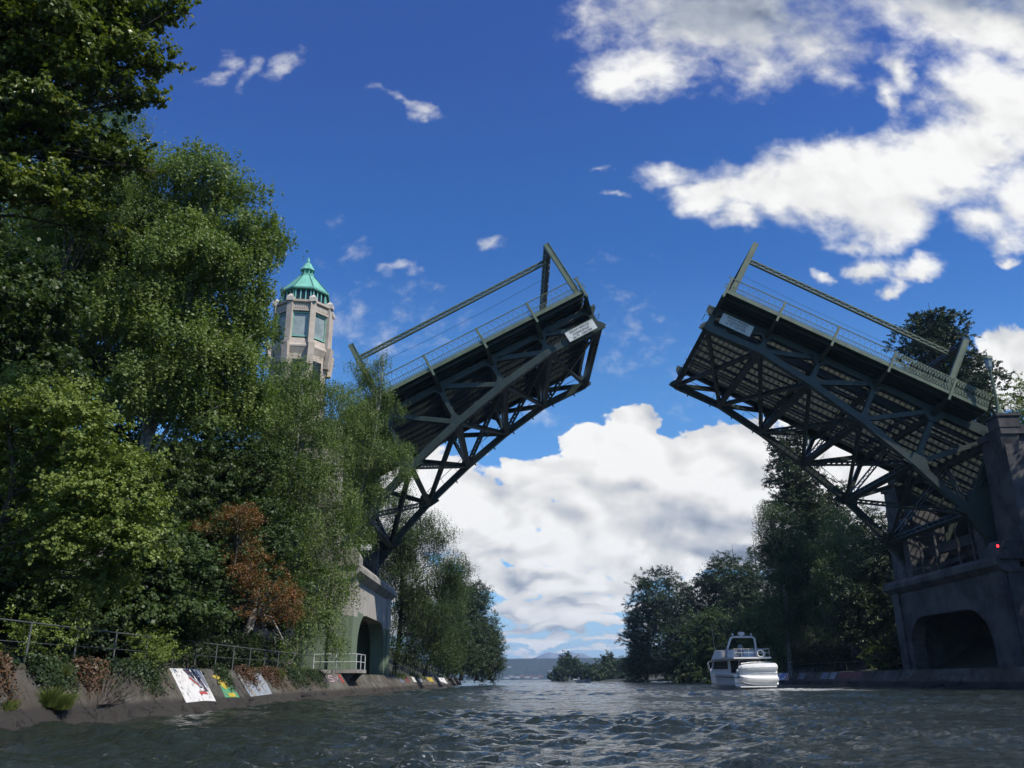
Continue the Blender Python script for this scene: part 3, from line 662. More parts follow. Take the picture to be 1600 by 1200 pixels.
    # sign hung on the near truss at the tip
    c = V(F((.2, YN - .5, 2.1))) if side < 0 else V(F((.7, YN - .5, 1.15)))
    L_, H_ = (2.9, 1.05) if side < 0 else (3.0, 1.15)
    sg = MB(); p0 = c; p1 = c + AL * L_
    sg.prism([p0, p1, p1 - UP * H_, p0 - UP * H_], (0, -.05, 0))
    so = sg.build('bridge_sign', WHITE_S, None, c)
    tag(so, 'white lettered clearance sign hung at the tip of the left raised leaf' if side < 0 else 'shaded pale sign under the tip of the right raised leaf', 'sign')
    # three rows of lettering and a frame
    fr = MB(); fr.bar(p0 + V((0, -.06, 0)), p1 + V((0, -.06, 0)), .03, .06, UP); fr.bar(p0 - UP * H_ + V((0, -.06, 0)), p1 - UP * H_ + V((0, -.06, 0)), .03, .06, UP); fr.build('frame', STEEL_L, so)
    rows = ('DRAW BRIDGE', 'CLEARANCE', '46 FT  CENTER')
    for i, tx in enumerate(rows):
        cu = bpy.data.curves.new('lettering', 'FONT'); cu.body = tx; cu.size = .30; cu.align_x = 'CENTER'; cu.extrude = .004
        cu.materials.append(INK); tmp = bpy.data.objects.new('lettering', cu); COL.objects.link(tmp)
        me = bpy.data.meshes.new_from_object(tmp.evaluated_get(bpy.context.evaluated_depsgraph_get())); bpy.data.objects.remove(tmp); to = bpy.data.objects.new('lettering', me)
        base = (p0 + p1) / 2 - UP * (.20 + .31 * i + .13) + V((0, -.075, 0))
        ex = -AL if side < 0 else AL
        M = Matrix.Identity(4); ez = V((0, -1, 0)); 
        for r_i in range(3): M[r_i][0] = ex[r_i]; M[r_i][1] = UP[r_i]; M[r_i][2] = ez[r_i]; M[r_i][3] = (base - V(c))[r_i]
        COL.objects.link(to); to.parent = so; to.matrix_local = M; ORG[to] = base
    return root
leaf(-1); leaf(1)

# ------------------------------------------------------------------ piers
def pier_mat():
    m = bpy.data.materials.new('painted_pier_concrete'); m.use_nodes = True; t = NT(m.node_tree); b = t.n['Principled BSDF']
    g = t.new('ShaderNodeTexCoord').outputs['Object']; sp = t.new('ShaderNodeSeparateXYZ'); t.l.new(g, sp.inputs[0])
    mp = t.new('ShaderNodeMapping'); mp.inputs[3].default_value = (2.2, 2.2, .35); t.l.new(g, mp.inputs[0])
    n = t.ss(t.noise(mp.outputs[0], .9, 7, .65), .35, .65); c = t.mix(n, (.47, .44, .385, 1), (.33, .31, .275, 1))
    st = t.math('MULTIPLY', t.math('FLOOR', t.math('MULTIPLY', t.noise(g, .22, 1, .5), 6.)), .5)     # repainted up to stepped heights
    c = t.mix(t.math('LESS_THAN', sp.outputs[2], t.math('ADD', t.math('ADD', st, 3.3), 0.)), c, t.mix(n, (.17, .22, .145, 1), (.125, .17, .11, 1)))
    t.l.new(c, b.inputs['Base Color']); b.inputs['Roughness'].default_value = .9
    bp = t.new('ShaderNodeBump'); bp.inputs['Strength'].default_value = .3; bp.inputs['Distance'].default_value = .03
    t.l.new(t.noise(g, 7, 5, .6), bp.inputs['Height']); t.l.new(bp.outputs[0], b.inputs['Normal']); return m
PIERM = pier_mat()
def pier(flip):
    fx = (lambda p: V((25.8 - p[0], p[1], p[2]))) if flip else (lambda p: V(p))
    M_ = CONC_D if flip else PIERM; M2 = CONC_D if flip else CONC  # right pier takes the darkened copy, its shade put into the colour
    X0, Y0, Y1, ZT = -12.7, 66.3, 86.6, 9.0
    root = empty('bridge_pier', fx((-18, 77, 1.5)), 'shaded concrete bridge pier with arched opening on the right bank' if flip else 'sunlit concrete bridge pier with arch and green painted foot on the left bank', 'bridge pier')
    mb = MB(fx)
    # channel face with the arched opening, as strips round the arch outline
    ya, yb, zs, za = 69.6, 83.9, 3.6, 6.25
    arch = [(ya, 1.2)] + [(ya + (1 - math.cos(a)) * 3.2 + .12 * math.sin(a), zs + (za - zs) * math.sin(a)) for a in np.linspace(0, math.pi / 2, 9)] + \
           [(yb - (1 - math.cos(a)) * 3.2, zs + (za - zs) * math.sin(a)) for a in np.linspace(math.pi / 2, 0, 9)] + [(yb, 1.2)]
    for xx in (X0, X0 - 1.3):
        vs = [(xx, y, z) for y, z in arch] + [(xx, y, ZT) for y, z in arch]; n = len(arch)
        mb.add(vs, [(i, i + 1, n + i + 1, n + i) for i in range(n - 1)])
        mb.add([(xx, Y0, 1.2), (xx, ya, 1.2), (xx, ya, ZT), (xx, Y0, ZT)], [(0, 1, 2, 3)]); mb.add([(xx, yb, 1.2), (xx, Y1, 1.2), (xx, Y1, ZT), (xx, yb, ZT)], [(0, 1, 2, 3)])
    vs = [(X0, y, z) for y, z in arch] + [(X0 - 1.3, y, z) for y, z in arch]; n = len(arch)
    mb.add(vs, [(i, i + 1, n + i + 1, n + i) for i in range(n - 1)])
    mb.box(X0 - 1.29, X0 - .01, Y0 - .001, Y0 + .5, 1.2, ZT)
    mb.box(-34, X0 - 1.3, Y0, Y0 + 1.2, 1.2, ZT - .01); mb.box(-34, X0 - 1.3, Y1 - 1.2, Y1, 1.2, ZT - .01); mb.box(-21.5, -20.5, Y0 + 1.2, Y1 - 1.2, 1.2, ZT - .02)
    mb.box(-20.5, X0 - 1.3, Y0 + 1.2, Y1 - 1.2, ZT - .8, ZT - .02)
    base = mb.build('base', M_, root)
    for x0, x1 in ((-14.2, -12.9), (-17.6, -16.2), (-21.2, -19.8)): mb = MB(fx); mb.box(x0, x1, Y0 - .22, Y0 - .002, 1.2, ZT - .3); mb.build('pilaster', M_, root)
    for y0, y1 in ((66.3, 68.0), (84.8, 86.3)): mb = MB(fx); mb.box(X0 + .002, X0 + .2, y0, y1, 1.2, ZT - .3); mb.build('pilaster', M_, root)
    mb = MB(fx)         # flared ledge above the arch
    pr = [(X0 - .3, 8.55), (X0 + .1, 8.7), (X0 + .62, 9.15), (X0 + .62, 9.55), (X0 + .35, 9.9), (X0 - 1.2, 9.95), (X0 - 1.2, 8.55)]
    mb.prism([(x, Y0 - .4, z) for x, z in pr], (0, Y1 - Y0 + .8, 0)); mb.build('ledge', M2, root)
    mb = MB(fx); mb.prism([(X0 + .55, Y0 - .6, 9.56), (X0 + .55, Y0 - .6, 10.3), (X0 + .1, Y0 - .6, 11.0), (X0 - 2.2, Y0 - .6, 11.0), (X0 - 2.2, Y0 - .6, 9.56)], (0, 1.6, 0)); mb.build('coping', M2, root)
    for ny, (y0, y1) in enumerate(((65.5, 68.8), (85.4, 88.8))):
        mb = MB(fx); xa, xb = -14.55, -19.5
        mb.prism([(xa + .45, y0 - .2, 9.5), (xa, y0, 20.0), (xb, y0, 20.0), (xb - .45, y0 - .2, 9.5)], (0, .2, 0)) if False else None
        vs = [(x, y, z) for z, d in ((9.4, .35), (19.6, 0)) for x, y in ((xa + d, y0 - d), (xa + d, y1 + d * .2), (xb - d, y1 + d * .2), (xb - d, y0 - d))]
        mb.add(vs, [(0, 1, 5, 4), (1, 2, 6, 5), (2, 3, 7, 6), (3, 0, 4, 7), (4, 5, 6, 7), (0, 3, 2, 1)])
        mb.box(xb - .3, xa + .3, y0 - .3, y1 + .05, 19.6, 20.15); mb.box(xb + .3, xa - .3, y0 + .3, y1 - .3, 20.15, 20.5)
        # tapering bracket under the pedestal
        mb.add([(xa + .1, y0 + .2, 18.0), (xa + .1, y0 + 1.3, 18.0), (xa - .9, y0 - .12, 18.0), (xa + .45, y0 - .25, 19.6), (xa + .45, y0 + 1.4, 19.6), (xa - 1.2, y0 - .25, 19.6)], [(0, 1, 4, 3), (0, 3, 5, 2), (0, 2, 1)])
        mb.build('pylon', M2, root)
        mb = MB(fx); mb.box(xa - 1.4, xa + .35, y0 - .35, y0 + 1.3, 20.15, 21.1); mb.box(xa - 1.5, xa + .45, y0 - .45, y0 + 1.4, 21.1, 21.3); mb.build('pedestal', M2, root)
    # trunnion girders and shafts inside the pit
    mb = MB(fx)
    for y in (70.3, 83.8): mb.box(-17.5, -13.6, y - .6, y + .6, 9.95, 16); mb.box(-16.9, -14.4, y - .8, y + .8, 14, 17)
    mb.bar((-15.5, 70, 12.5), (-15.5, 84, 12.5), .5, .9); mb.bar((-15.0, 70, 10.6), (-18, 84, 12.5), .3, .4); mb.bar((-18, 70, 12.5), (-15.0, 84, 10.6), .3, .4)
    for y in (72.5, 75, 79, 82): mb.bar((-14.2, y, 10), (-14.2, y, 13.5), .2, .2)
    mb.build('trunnion_frame', CONC_D, root)
    mb = MB(fx)
    for z in (10.5, 11.0): mb.tube([(-12.4, Y0 + 8, z), (-12.4, Y1, z)], .03, 5)
    for y in np.arange(Y0 + 8, Y1, 1.4): mb.tube([(-12.4, y, 9.95), (-12.4, y, 11.0)], .025, 5)
    mb.build('guard_rail', STEEL, root)
    mb = MB(fx); mb.box(-90, -21.5, 66.6, 87.6, 1.0, 18.3) ; mb.build('abutment', CONC_D, root)
    mb = MB(fx)
    for y in (66.4, 87.5): mb.box(-90, -21.5, y - .2, y + .2, 18.3, 19.0); mb.box(-90, -21.5, y - .26, y + .26, 19.6, 19.8); [mb.box(x, x + .25, y - .1, y + .1, 19.0, 19.6) for x in np.arange(-60, -21.6, .6)]
    mb.build('parapet', M2, root)
    return root
pier(False); pier(True)
# lamp standard on the right pylon
lx, ly = 40.75 , 66.0
lp = empty('street_lamp', (lx, ly, 21.3), 'old fluted lamp standard on the right pier beside the raised leaf', 'street lamp')
MB().lathe((lx, ly), [(.42, 21.3), (.42, 21.5), (.22, 21.9), (.16, 22.2), (.13, 22.6), (.10, 25.2), (.14, 25.35), (.16, 25.5)], 8).build('post', STEEL_L, lp)
h_ = MB().lathe((lx, ly), [(.14, 25.5), (.26, 25.7), (.32, 26.35), (.34, 26.4)], 6).build('lantern', GLASS, lp)
MB().lathe((lx, ly), [(.40, 26.38), (.38, 26.5), (.12, 26.75), (.06, 26.8), (.05, 27.05), (.01, 27.1)], 6).build('lantern_cap', STEEL_L, h_)
# red navigation lamp on the right pier face
p = at(1561, 854, 64.7)
nl = empty('navigation_light', p, 'small glowing red navigation light on the right bridge pier', 'light')
REDL = bpy.data.materials.new('red_signal_lens'); REDL.use_nodes = True; _b = REDL.node_tree.nodes['Principled BSDF']
_b.inputs['Base Color'].default_value = (.5, .01, .01, 1); _b.inputs['Emission Color'].default_value = (1, .02, .03, 1); _b.inputs['Emission Strength'].default_value = 6
mb = MB(); mb.lathe((p.x - .3, p.y - .35), [(.02, p.z - .1), (.085, p.z - .06), (.085, p.z + .06), (.02, p.z + .1)], 8); mb.build('lens', REDL, nl)
mb = MB(); mb.box(p.x - .38, p.x + .45, p.y - .43, p.y - .27, p.z - .2, p.z - .11); mb.lathe((p.x - .3, p.y - .35), [(.11, p.z + .1), (.02, p.z + .2)], 8); mb.build('housing', BLACK, nl)
# small white sign and posts at the left pier ledge
p = at(572, 855, 67.0)
s_ = empty('small_sign', (p.x, p.y, 10.9), 'small plain white board on posts above the left pier ledge', 'sign')
MB().box(p.x - .45, p.x + .45, p.y - .03, p.y + .03, p.z - .24, p.z + .24).build('board', WHITE_S, s_)
MB().tube([(p.x - .3, p.y + .06, 10.9), (p.x - .3, p.y + .06, p.z)], .03, 6).build('post', PIPE_W, s_)
p = at(552, 867, 67.0)
s_ = empty('marker_lamp', (p.x, p.y, 10.9), 'small red marker lamp on a thin post above the left pier ledge', 'light')
MB().lathe((p.x, p.y), [(.05, p.z - .2), (.16, p.z - .15), (.16, p.z + .12), (.03, p.z + .2)], 8).build('lens', RED, s_); MB().tube([(p.x, p.y, 10.9), (p.x, p.y, p.z - .15)], .03, 6).build('post', PIPE_W, s_)

# landing platform cantilevered over the left wall
lpx0, lpx1 = -14.4, -11.25
pf = empty('landing_platform', (-12.8, 65, 1.5), 'small concrete landing with white pipe rails jutting over the left wall', 'platform')
MB().box(lpx0, lpx1, 62.2, 66.0, 1.56, 1.80).build('slab', CONC, pf)
mb = MB()
for y in (62.6, 65.5): mb.prism([(-11.4, y, 1.555), (-12.5, y, 1.555), (-12.5, y, .4), (-12.1, y, .75), (-11.75, y, 1.25)], (0, .25, 0))
mb.build('bracket', CONC_D, pf)
mb = MB()
cor = [(lpx0, 62.3), (-12.8, 62.3), (lpx1 - .1, 62.3), (lpx1 - .1, 64.1), (lpx1 - .1, 65.9)]
for x, y in cor: mb.tube([(x, y, 1.8), (x, y, 2.85)], .035, 6)
mb.build('post', PIPE_W, pf)
mb = MB()
for z in (2.32, 2.85): mb.tube([(lpx0, 62.3, z), (lpx1 - .1, 62.3, z)], .033, 6); mb.tube([(lpx1 - .1, 62.3, z), (lpx1 - .1, 65.9, z)], .033, 6)
mb.build('rail', PIPE_W, pf)

# ------------------------------------------------------------------ operator's tower
TY = 68.0; a1 = at(474.5, 500, TY); TX = a1.x
def tz(py, px=482): return at(px, py, TY).z
ZT = {k: tz(v) for k, v in dict(tip=402, cap=413, capb=424, lan0=433, roof0=463, clere0=478, par=487, winT=503, winB=541, cor=553, corb=566).items()}
rs = 68.0 / 1290 * 1.06
tw = empty('bridge_tower', (TX, TY, 2.5), 'octagonal stone bridge tower with green copper roof and curtained windows', 'tower')
ro = R(22.5) + R(9)
R_ = 2.38
def ring(name, prof, m, par=None, n=8, rot=ro): return MB().lathe((TX, TY), prof, n, rot).build(name, m, par or tw)
ring('shaft', [(2.75, 2.), (2.75, 18.), (2.55, 20.), (2.45, ZT['corb'] - 1.6), (2.45, ZT['corb'])], STONE)
ring('lower_cornice', [(2.45, ZT['corb']), (2.66, ZT['cor'] - .28), (2.70, ZT['cor'] - .22), (2.70, ZT['cor'] - .08), (2.55, ZT['cor'] + .1), (2.42, ZT['winB'] - .1), (2.2, ZT['winB'] - .02)], STONE)
ring('upper_cornice', [(2.1, ZT['winT']), (2.62, ZT['winT'] + .06), (2.62, ZT['winT'] + .22), (2.5, ZT['winT'] + .25), (2.5, ZT['par'] - .2), (2.72, ZT['par'] - .12), (2.72, ZT['par'] + .08), (2.3, ZT['par'] + .1)], STONE)
ring('core', [(1.6, ZT['winB'] - .5), (1.6, ZT['winT'] + .3)], DARKG)
for k in range(8):
    a = ro + 2 * math.pi * k / 8; d = V((math.cos(a), math.sin(a), 0)); c = V((TX, TY, 0)) + d * 2.46
    mb = MB(); mb.bar(c + V((0, 0, ZT['cor'] - .35)), c + V((0, 0, ZT['par'] + .30)), .50, .42, d); mb.bar(c + d * .14 + V((0, 0, ZT['corb'] - 1.0)), c + d * .34 + V((0, 0, ZT['cor'] + .1)), .55, .4, d)
    ps = mb.build('pier_buttress', STONE, tw)
    mb = MB(); t_ = c + d * .05; z = ZT['par'] + .30; mb.add([t_ + V((x, y, z - .4)) for x, y in ((-.3, -.3), (.3, -.3), (.3, .3), (-.3, .3))] + [t_ + V((x, y, z)) for x, y in ((-.3, -.3), (.3, -.3), (.3, .3), (-.3, .3))] + [t_ + V((0, 0, z + .38))], [(0, 1, 5, 4), (1, 2, 6, 5), (2, 3, 7, 6), (3, 0, 4, 7), (4, 5, 8), (5, 6, 8), (6, 7, 8), (7, 4, 8), (0, 3, 2, 1)]); mb.build('finial', STONE_L, ps)
    # window bay between this buttress and the next
    a2 = ro + 2 * math.pi * (k + .5) / 8; n_ = V((math.cos(a2), math.sin(a2), 0)); t2 = V((-n_.y, n_.x, 0)); cc = V((TX, TY, 0)) + n_ * 2.2; hw = .66
    z0, z1 = ZT['winB'] + .02, ZT['winT'] - .02
    mb = MB()
    for u in (-hw, hw): mb.bar(cc + t2 * u + V((0, 0, z0)), cc + t2 * u + V((0, 0, z1)), .10, .12, n_)
    for z in (z0 + .05, z1 - .05): mb.bar(cc - t2 * (hw - .05) + V((0, 0, z)), cc + t2 * (hw - .05) + V((0, 0, z)), .12, .10)
    wf = mb.build('window', COPPER, tw)
    mb = MB(); q = cc - n_ * .05; mb.prism([q - t2 * hw + V((0, 0, z0)), q + t2 * hw + V((0, 0, z0)), q + t2 * hw + V((0, 0, z1)), q - t2 * hw + V((0, 0, z1))], -n_ * .02); mb.build('pane', GLASS, wf)
    mb = MB()      # fluted frieze panel above, moulded sill below
    for i in range(9): u = -.62 + i * .155; mb.bar(cc + n_ * .12 + t2 * u + V((0, 0, ZT['winT'] + .34)), cc + n_ * .12 + t2 * u + V((0, 0, ZT['par'] - .3)), .07, .06, n_)
    mb.build('frieze', STONE_L, tw)
    # clerestory lights under the copper roof
    cc = V((TX, TY, 0)) + n_ * 1.88
    zc0, zc1 = ZT['par'] + .1, ZT['roof0'] - .10
    mb = MB()
    for i in range(4): u = -.66 + i * .44; mb.bar(cc + t2 * u + V((0, 0, zc0)), cc + t2 * u + V((0, 0, zc1)), .10, .10, n_)
    mb.bar(cc - t2 * .78 + V((0, 0, zc0 + .1)), cc + t2 * .78 + V((0, 0, zc0 + .1)), .12, .2); mb.bar(cc - t2 * .78 + V((0, 0, zc1 - .05)), cc + t2 * .78 + V((0, 0, zc1 - .05)), .12, .1)
    cw = mb.build('clerestory', COPPER, tw)
    q = cc - n_ * .06; MB().prism([q - t2 * .75 + V((0, 0, zc0)), q + t2 * .75 + V((0, 0, zc0)), q + t2 * .75 + V((0, 0, zc1)), q - t2 * .75 + V((0, 0, zc1))], -n_ * .02).build('pane', DARKG, cw)
rf = ring('roof', [(2.28, ZT['roof0'] - .12), (2.30, ZT['roof0']), (2.12, ZT['roof0'] + .1), (.62, ZT['lan0'])], COPPER)
ring('eaves', [(1.9, ZT['roof0'] - .10), (2.26, ZT['roof0'] - .20), (2.27, ZT['roof0'] - .125)], COPPER_D, rf)
mb = MB()
for k in range(8):
    a = ro + 2 * math.pi * k / 8; d = V((math.cos(a), math.sin(a), 0)); o_ = V((TX, TY, 0))
    mb.bar(o_ + d * 2.14 + V((0, 0, ZT['roof0'] + .12)), o_ + d * .63 + V((0, 0, ZT['lan0'] + .02)), .06, .06)
mb.build('hip_seam', COPPER_D, rf)
cu = ring('cupola', [(.66, ZT['lan0']), (.66, ZT['lan0'] + .12), (.50, ZT['lan0'] + .14), (.34, ZT['lan0'] + .16), (.34, ZT['capb'] - .05), (.68, ZT['capb']), (.66, ZT['capb'] + .08), (.42, ZT['cap'] - .25), (.30, ZT['cap']), (.12, ZT['cap'] + .12), (.16, ZT['cap'] + .25), (.05, ZT['tip'] - .1), (.01, ZT['tip'])], COPPER)
mb = MB()
for k in range(8): a = ro + 2 * math.pi * k / 8; d = V((math.cos(a), math.sin(a), 0)) * .46 + V((TX, TY, 0)); mb.bar(d + V((0, 0, ZT['lan0'] + .12)), d + V((0, 0, ZT['capb'])), .12, .12)
mb.build('colonnette', COPPER, cu)
mb = MB()
for k in range(8):
    a2 = ro + 2 * math.pi * (k + .5) / 8; n_ = V((math.cos(a2), math.sin(a2), 0)); t2 = V((-n_.y, n_.x, 0)); q = V((TX, TY, 0)) + n_ * (2.45 * .924 + .0)
    z = ZT['corb'] - .55; mb.prism([q - t2 * .45 + V((0, 0, z - 2.4)), q + t2 * .45 + V((0, 0, z - 2.4)), q + t2 * .45 + V((0, 0, z)), q - t2 * .45 + V((0, 0, z))], n_ * .03)
mb.build('slit_window', DARKG, tw)
# ------------------------------------------------------------------ trees
RG = np.random.default_rng(11)
def L(px, py, Y, rx, ry, d=None, wt=1.):
    """crown lobe: centre seen at photo pixel (px, py) at distance Y, half sizes in photo pixels -> metres"""
    c = at(px, py, Y); dist = (c - V((0, 0, EYE))).length * .97
    rx_, rz_ = rx / FPX * dist, ry / FPX * dist
    return (np.array(c), np.array([rx_, d if d else (rx_ + rz_) / 2, rz_]), wt)
def leaf_mesh(name, m, pts, nrm, size, aspect, parent, rng):
    """one small pointed leaf (a bent four-sided blade) at every point"""
    n = len(pts)
    nv = nrm + rng.normal(0, .58, (n, 3)); nv /= np.linalg.norm(nv, axis=1)[:, None] + 1e-9
    t = rng.normal(0, 1, (n, 3)); t[:, 2] -= .5; t -= nv * (t * nv).sum(1)[:, None]; t /= np.linalg.norm(t, axis=1)[:, None] + 1e-9
    b = np.cross(nv, t); s = size * rng.uniform(.6, 1.25, (n, 1))
    v = np.empty((n, 4, 3), np.float32)
    v[:, 0] = pts - t * s * .5; v[:, 1] = pts + b * s * aspect * .5 + nv * s * .08; v[:, 2] = pts + t * s * .55; v[:, 3] = pts - b * s * aspect * .5 + nv * s * .08
    return np_mesh(name, v.reshape(-1, 3), np.arange(n * 4).reshape(-1, 4), m, parent, ORG[parent])
def crown_points(lobes, n, rng, clump, per, droop=0., fill=.55, floor=None):
    """leaves in sprays, sprays on boughs, boughs over the lobes: leaves gaps and shaded hollows between the boughs"""
    vol = np.array([l[1].prod() ** (2 / 3.) * l[2] for l in lobes]); vol /= vol.sum()
    P, N = [], []
    for (c, r, _), f in zip(lobes, vol):
        k = max(4, int(n * f / per)); rm = r.mean(); nb = int(np.clip(9 + 3.2 * rm, 9, 34))
        bd = rng.normal(0, 1, (nb, 3)); bd /= np.linalg.norm(bd, axis=1)[:, None]; bd[:, 2] = bd[:, 2] * .9 + .12
        bc = c + bd * r * rng.uniform(.50, .95, (nb, 1)); br = (.22 + .20 * rng.random((nb, 1))) * r * np.array([1.15, 1.15, .85]) + .12
        bw = (br.prod(1)) ** (2 / 3.); bi = rng.choice(nb, k, p=bw / bw.sum())
        d = rng.normal(0, 1, (k, 3)); d[:, 2] = np.abs(d[:, 2]) * .9 - .25; d = d + bd[bi] * .55; d /= np.linalg.norm(d, axis=1)[:, None]
        cc = bc[bi] + d * br[bi] * (1 - .35 * rng.random((k, 1)) ** 2)
        inn = rng.random(k) < .16 * fill / .55; q = rng.normal(0, .38, (k, 3)); cc[inn] = (c + q * r)[inn]
        cs = clump * rng.uniform(.5, 1.2, k)
        m = rng.poisson(per, k) + 2; ii = np.repeat(np.arange(k), m); tot = len(ii)
        if droop > 0:      # hanging strands of leaves
            st = rng.integers(0, 5, tot); so = rng.normal(0, 1, (k, 5, 3)); so[:, :, 2] *= .35
            ln = droop * rng.uniform(.25, 1.25, (k, 5)); u = rng.random(tot)
            o = so[ii, st] * cs[ii, None] * .62; o[:, 2] -= u * ln[ii, st]; o += rng.normal(0, .045, (tot, 3))
        else:              # a twig with leaves to both sides
            tw_ = d + rng.normal(0, .5, (k, 3)); tw_[:, 2] -= .1; tw_ /= np.linalg.norm(tw_, axis=1)[:, None]
            u = rng.random(tot); o = tw_[ii] * (u * cs[ii] * 1.7)[:, None] + rng.normal(0, .30, (tot, 3)) * (cs[ii] * (1 - .45 * u))[:, None] * np.array([1, 1, .55])
        p = cc[ii] + o
        P.append(p); nn_ = d[ii] * .75; nn_[:, 2] += .55; N.append(nn_)
    P, N = np.concatenate(P), np.concatenate(N)
    if floor is not None: k = P[:, 2] > floor; P, N = P[k], N[k]
    return P, N
def tree(name, label, cat, base,  lobes, n, fm, size=.11, aspect=.62, clump=.55, per=26, droop=0., bark=None, tr=.22, fill=.55, group=None, seed=None, lean=None, floor=None, limbs=None):
    rng = np.random.default_rng(seed if seed is not None else int(abs(base[0] * 31 + base[1] * 17 + n)) % 99991)
    base = V(base); root = empty(name, base, label, cat, group)
    cz = V(np.mean([l[0] for l in lobes], axis=0)); top = max(lobes, key=lambda l: l[0][2] + l[1][2] * .3)
    tp = V(top[0]) if lean is None else V(lean); mb = MB(); k = 7
    path = []
    for i in range(k + 1):
        u = i / k; q = base.lerp(tp, u) ; q.x += (cz.x - base.x) * .3 * math.sin(math.pi * u) + .12 * math.sin(5 * u + base.y); q.y += .15 * math.sin(4 * u + base.x); path.append(q)
    mb.tube([base - V((0, 0, .5))] + path, [tr * 1.25] + [tr * (1 - .85 * i / k) + .02 for i in range(k + 1)], 8)
    for l in lobes[:limbs]:
        c = V(l[0]); h = max(.15, min(.85, (c.z - l[1][2] * .8 - base.z) / max(.1, tp.z - base.z))); s0 = path[int(h * k)]
        mid = s0.lerp(c, .5) + V((0, 0, .25 * (c - s0).length * (1 if droop else .4)))
        r0 = max(.03, tr * .42 * (1 - .6 * h)); mb.tube([s0, s0.lerp(mid, .5) + V((.1, 0, .05)), mid, c], [r0, r0 * .8, r0 * .6, r0 * .25], 6)
        for _ in range(7):
            d = V(rng.normal(0, 1, 3)).normalized(); e = c + V((d.x * l[1][0], d.y * l[1][1], d.z * l[1][2])) * .8; st = s0.lerp(c, float(rng.uniform(.5, 1)))
            mb.tube([st, st.lerp(e, .5) + V((0, 0, .15)), e], [r0 * .38, r0 * .25, r0 * .08], 4)
    mb.build('trunk', bark or BARK, root, smooth=True)
    P, N = crown_points(lobes, n, rng, clump, per, droop, fill, floor)
    leaf_mesh('crown', fm, P, N, size, aspect, root, rng)
    return root
G_L = 'trees on the left bank before the bridge'
# 1 near cottonwood leaning into the top left corner
tree('cottonwood_tree', 'large leaved cottonwood overhanging the top left corner, nearest tree', 'tree', (-21, 20, 4.5), [
    L(60, 70, 20, 95, 70), L(150, 20, 20, 60, 30), L(205, 18, 20.5, 34, 16, 1.), L(245, 22, 20.5, 26, 11, .7), L(268, 10, 20.5, 12, 12, .5), L(175, 70, 20, 34, 22), L(215, 98, 20.5, 30, 11, .7), L(250, 103, 20.5, 20, 8, .5),
    L(190, 118, 20.5, 26, 12, .7), L(222, 148, 20.5, 22, 8, .6), L(200, 160, 20.7, 22, 8, .6), L(130, 120, 20, 40, 34), L(165, 45, 20.3, 34, 20, .8), L(30, 190, 20, 60, 40), L(90, 215, 21, 60, 26), L(150, 245, 21, 46, 16, 1.), L(205, 250, 21, 28, 9, .8), L(235, 268, 21, 14, 6, .5), L(40, 20, 20, 90, 60),
    L(20, 290, 20, 45, 35), L(100, 310, 21, 50, 18, 1.), L(140, 360, 21.5, 34, 12, .8), L(-80, 60, 20, 110, 120), L(-70, 260, 20, 80, 90)],
    100000, F_COTTON, .145, .8, .30, 18, 0, BARK, .26, .9, G_L, lean=tuple(at(-60, 60, 20)))
# 2 tall birches
tree('birch_tree', 'tall drooping birch with the highest crown left of the tower', 'tree', (-18.5, 36, 3.0), [
    L(330, 285, 36, 62, 50, wt=1.1), L(392, 345, 36, 46, 48), L(414, 378, 36.5, 26, 48, 1.3), L(394, 460, 36.5, 26, 48, 1.3), L(340, 380, 36, 70, 70), L(260, 330, 37, 80, 70), L(290, 440, 35.5, 90, 70), L(200, 400, 37, 90, 90), L(372, 545, 36, 40, 60),
    L(300, 540, 35, 80, 60), L(210, 500, 35, 80, 60), L(330, 620, 36, 80, 60), L(240, 610, 35, 70, 50), L(110, 430, 37, 90, 90), L(398, 520, 38, 20, 50), L(60, 520, 36, 80, 80), L(90, 340, 38, 80, 60)],
    250000, F_BIRCH, .135, .7, .55, 34, .9, BARK_B, .30, .75, G_L)
tree('birch_tree', 'lighter fine leaved birch crown behind the cottonwood branches', 'tree', (-23, 33, 5.5), [
    L(175, 185, 33, 32, 45, 1.5), L(150, 240, 33, 60, 50), L(205, 270, 34, 45, 35), L(235, 280, 34, 30, 22), L(100, 300, 33, 80, 60), L(150, 340, 34, 90, 50)],
    60000, F_WILLOW, .085, .6, .45, 30, .8, BARK, .14, .7, G_L, lean=tuple(at(120, 330, 34)))
# 3 bright near hazel mass, lower left
tree('hazel_tree', 'sunlit bushy hazel over the near railing at far left', 'tree', (-18.5, 25.5, 3), [
    L(70, 655, 24, 80, 42), L(130, 690, 24, 40, 30), L(15, 640, 24, 50, 40), L(200, 730, 25, 42, 28), L(120, 770, 24.5, 60, 40), L(190, 790, 25, 50, 45), L(215, 850, 25, 32, 35, 1.2), L(120, 830, 24.5, 50, 38), L(170, 900, 26, 34, 34), L(80, 720, 25, 50, 30), L(20, 760, 25, 50, 40), L(60, 860, 26, 50, 40)],
    66000, F_BRIGHT, .105, .75, .38, 26, .0, BARK, .16, .8, G_L)
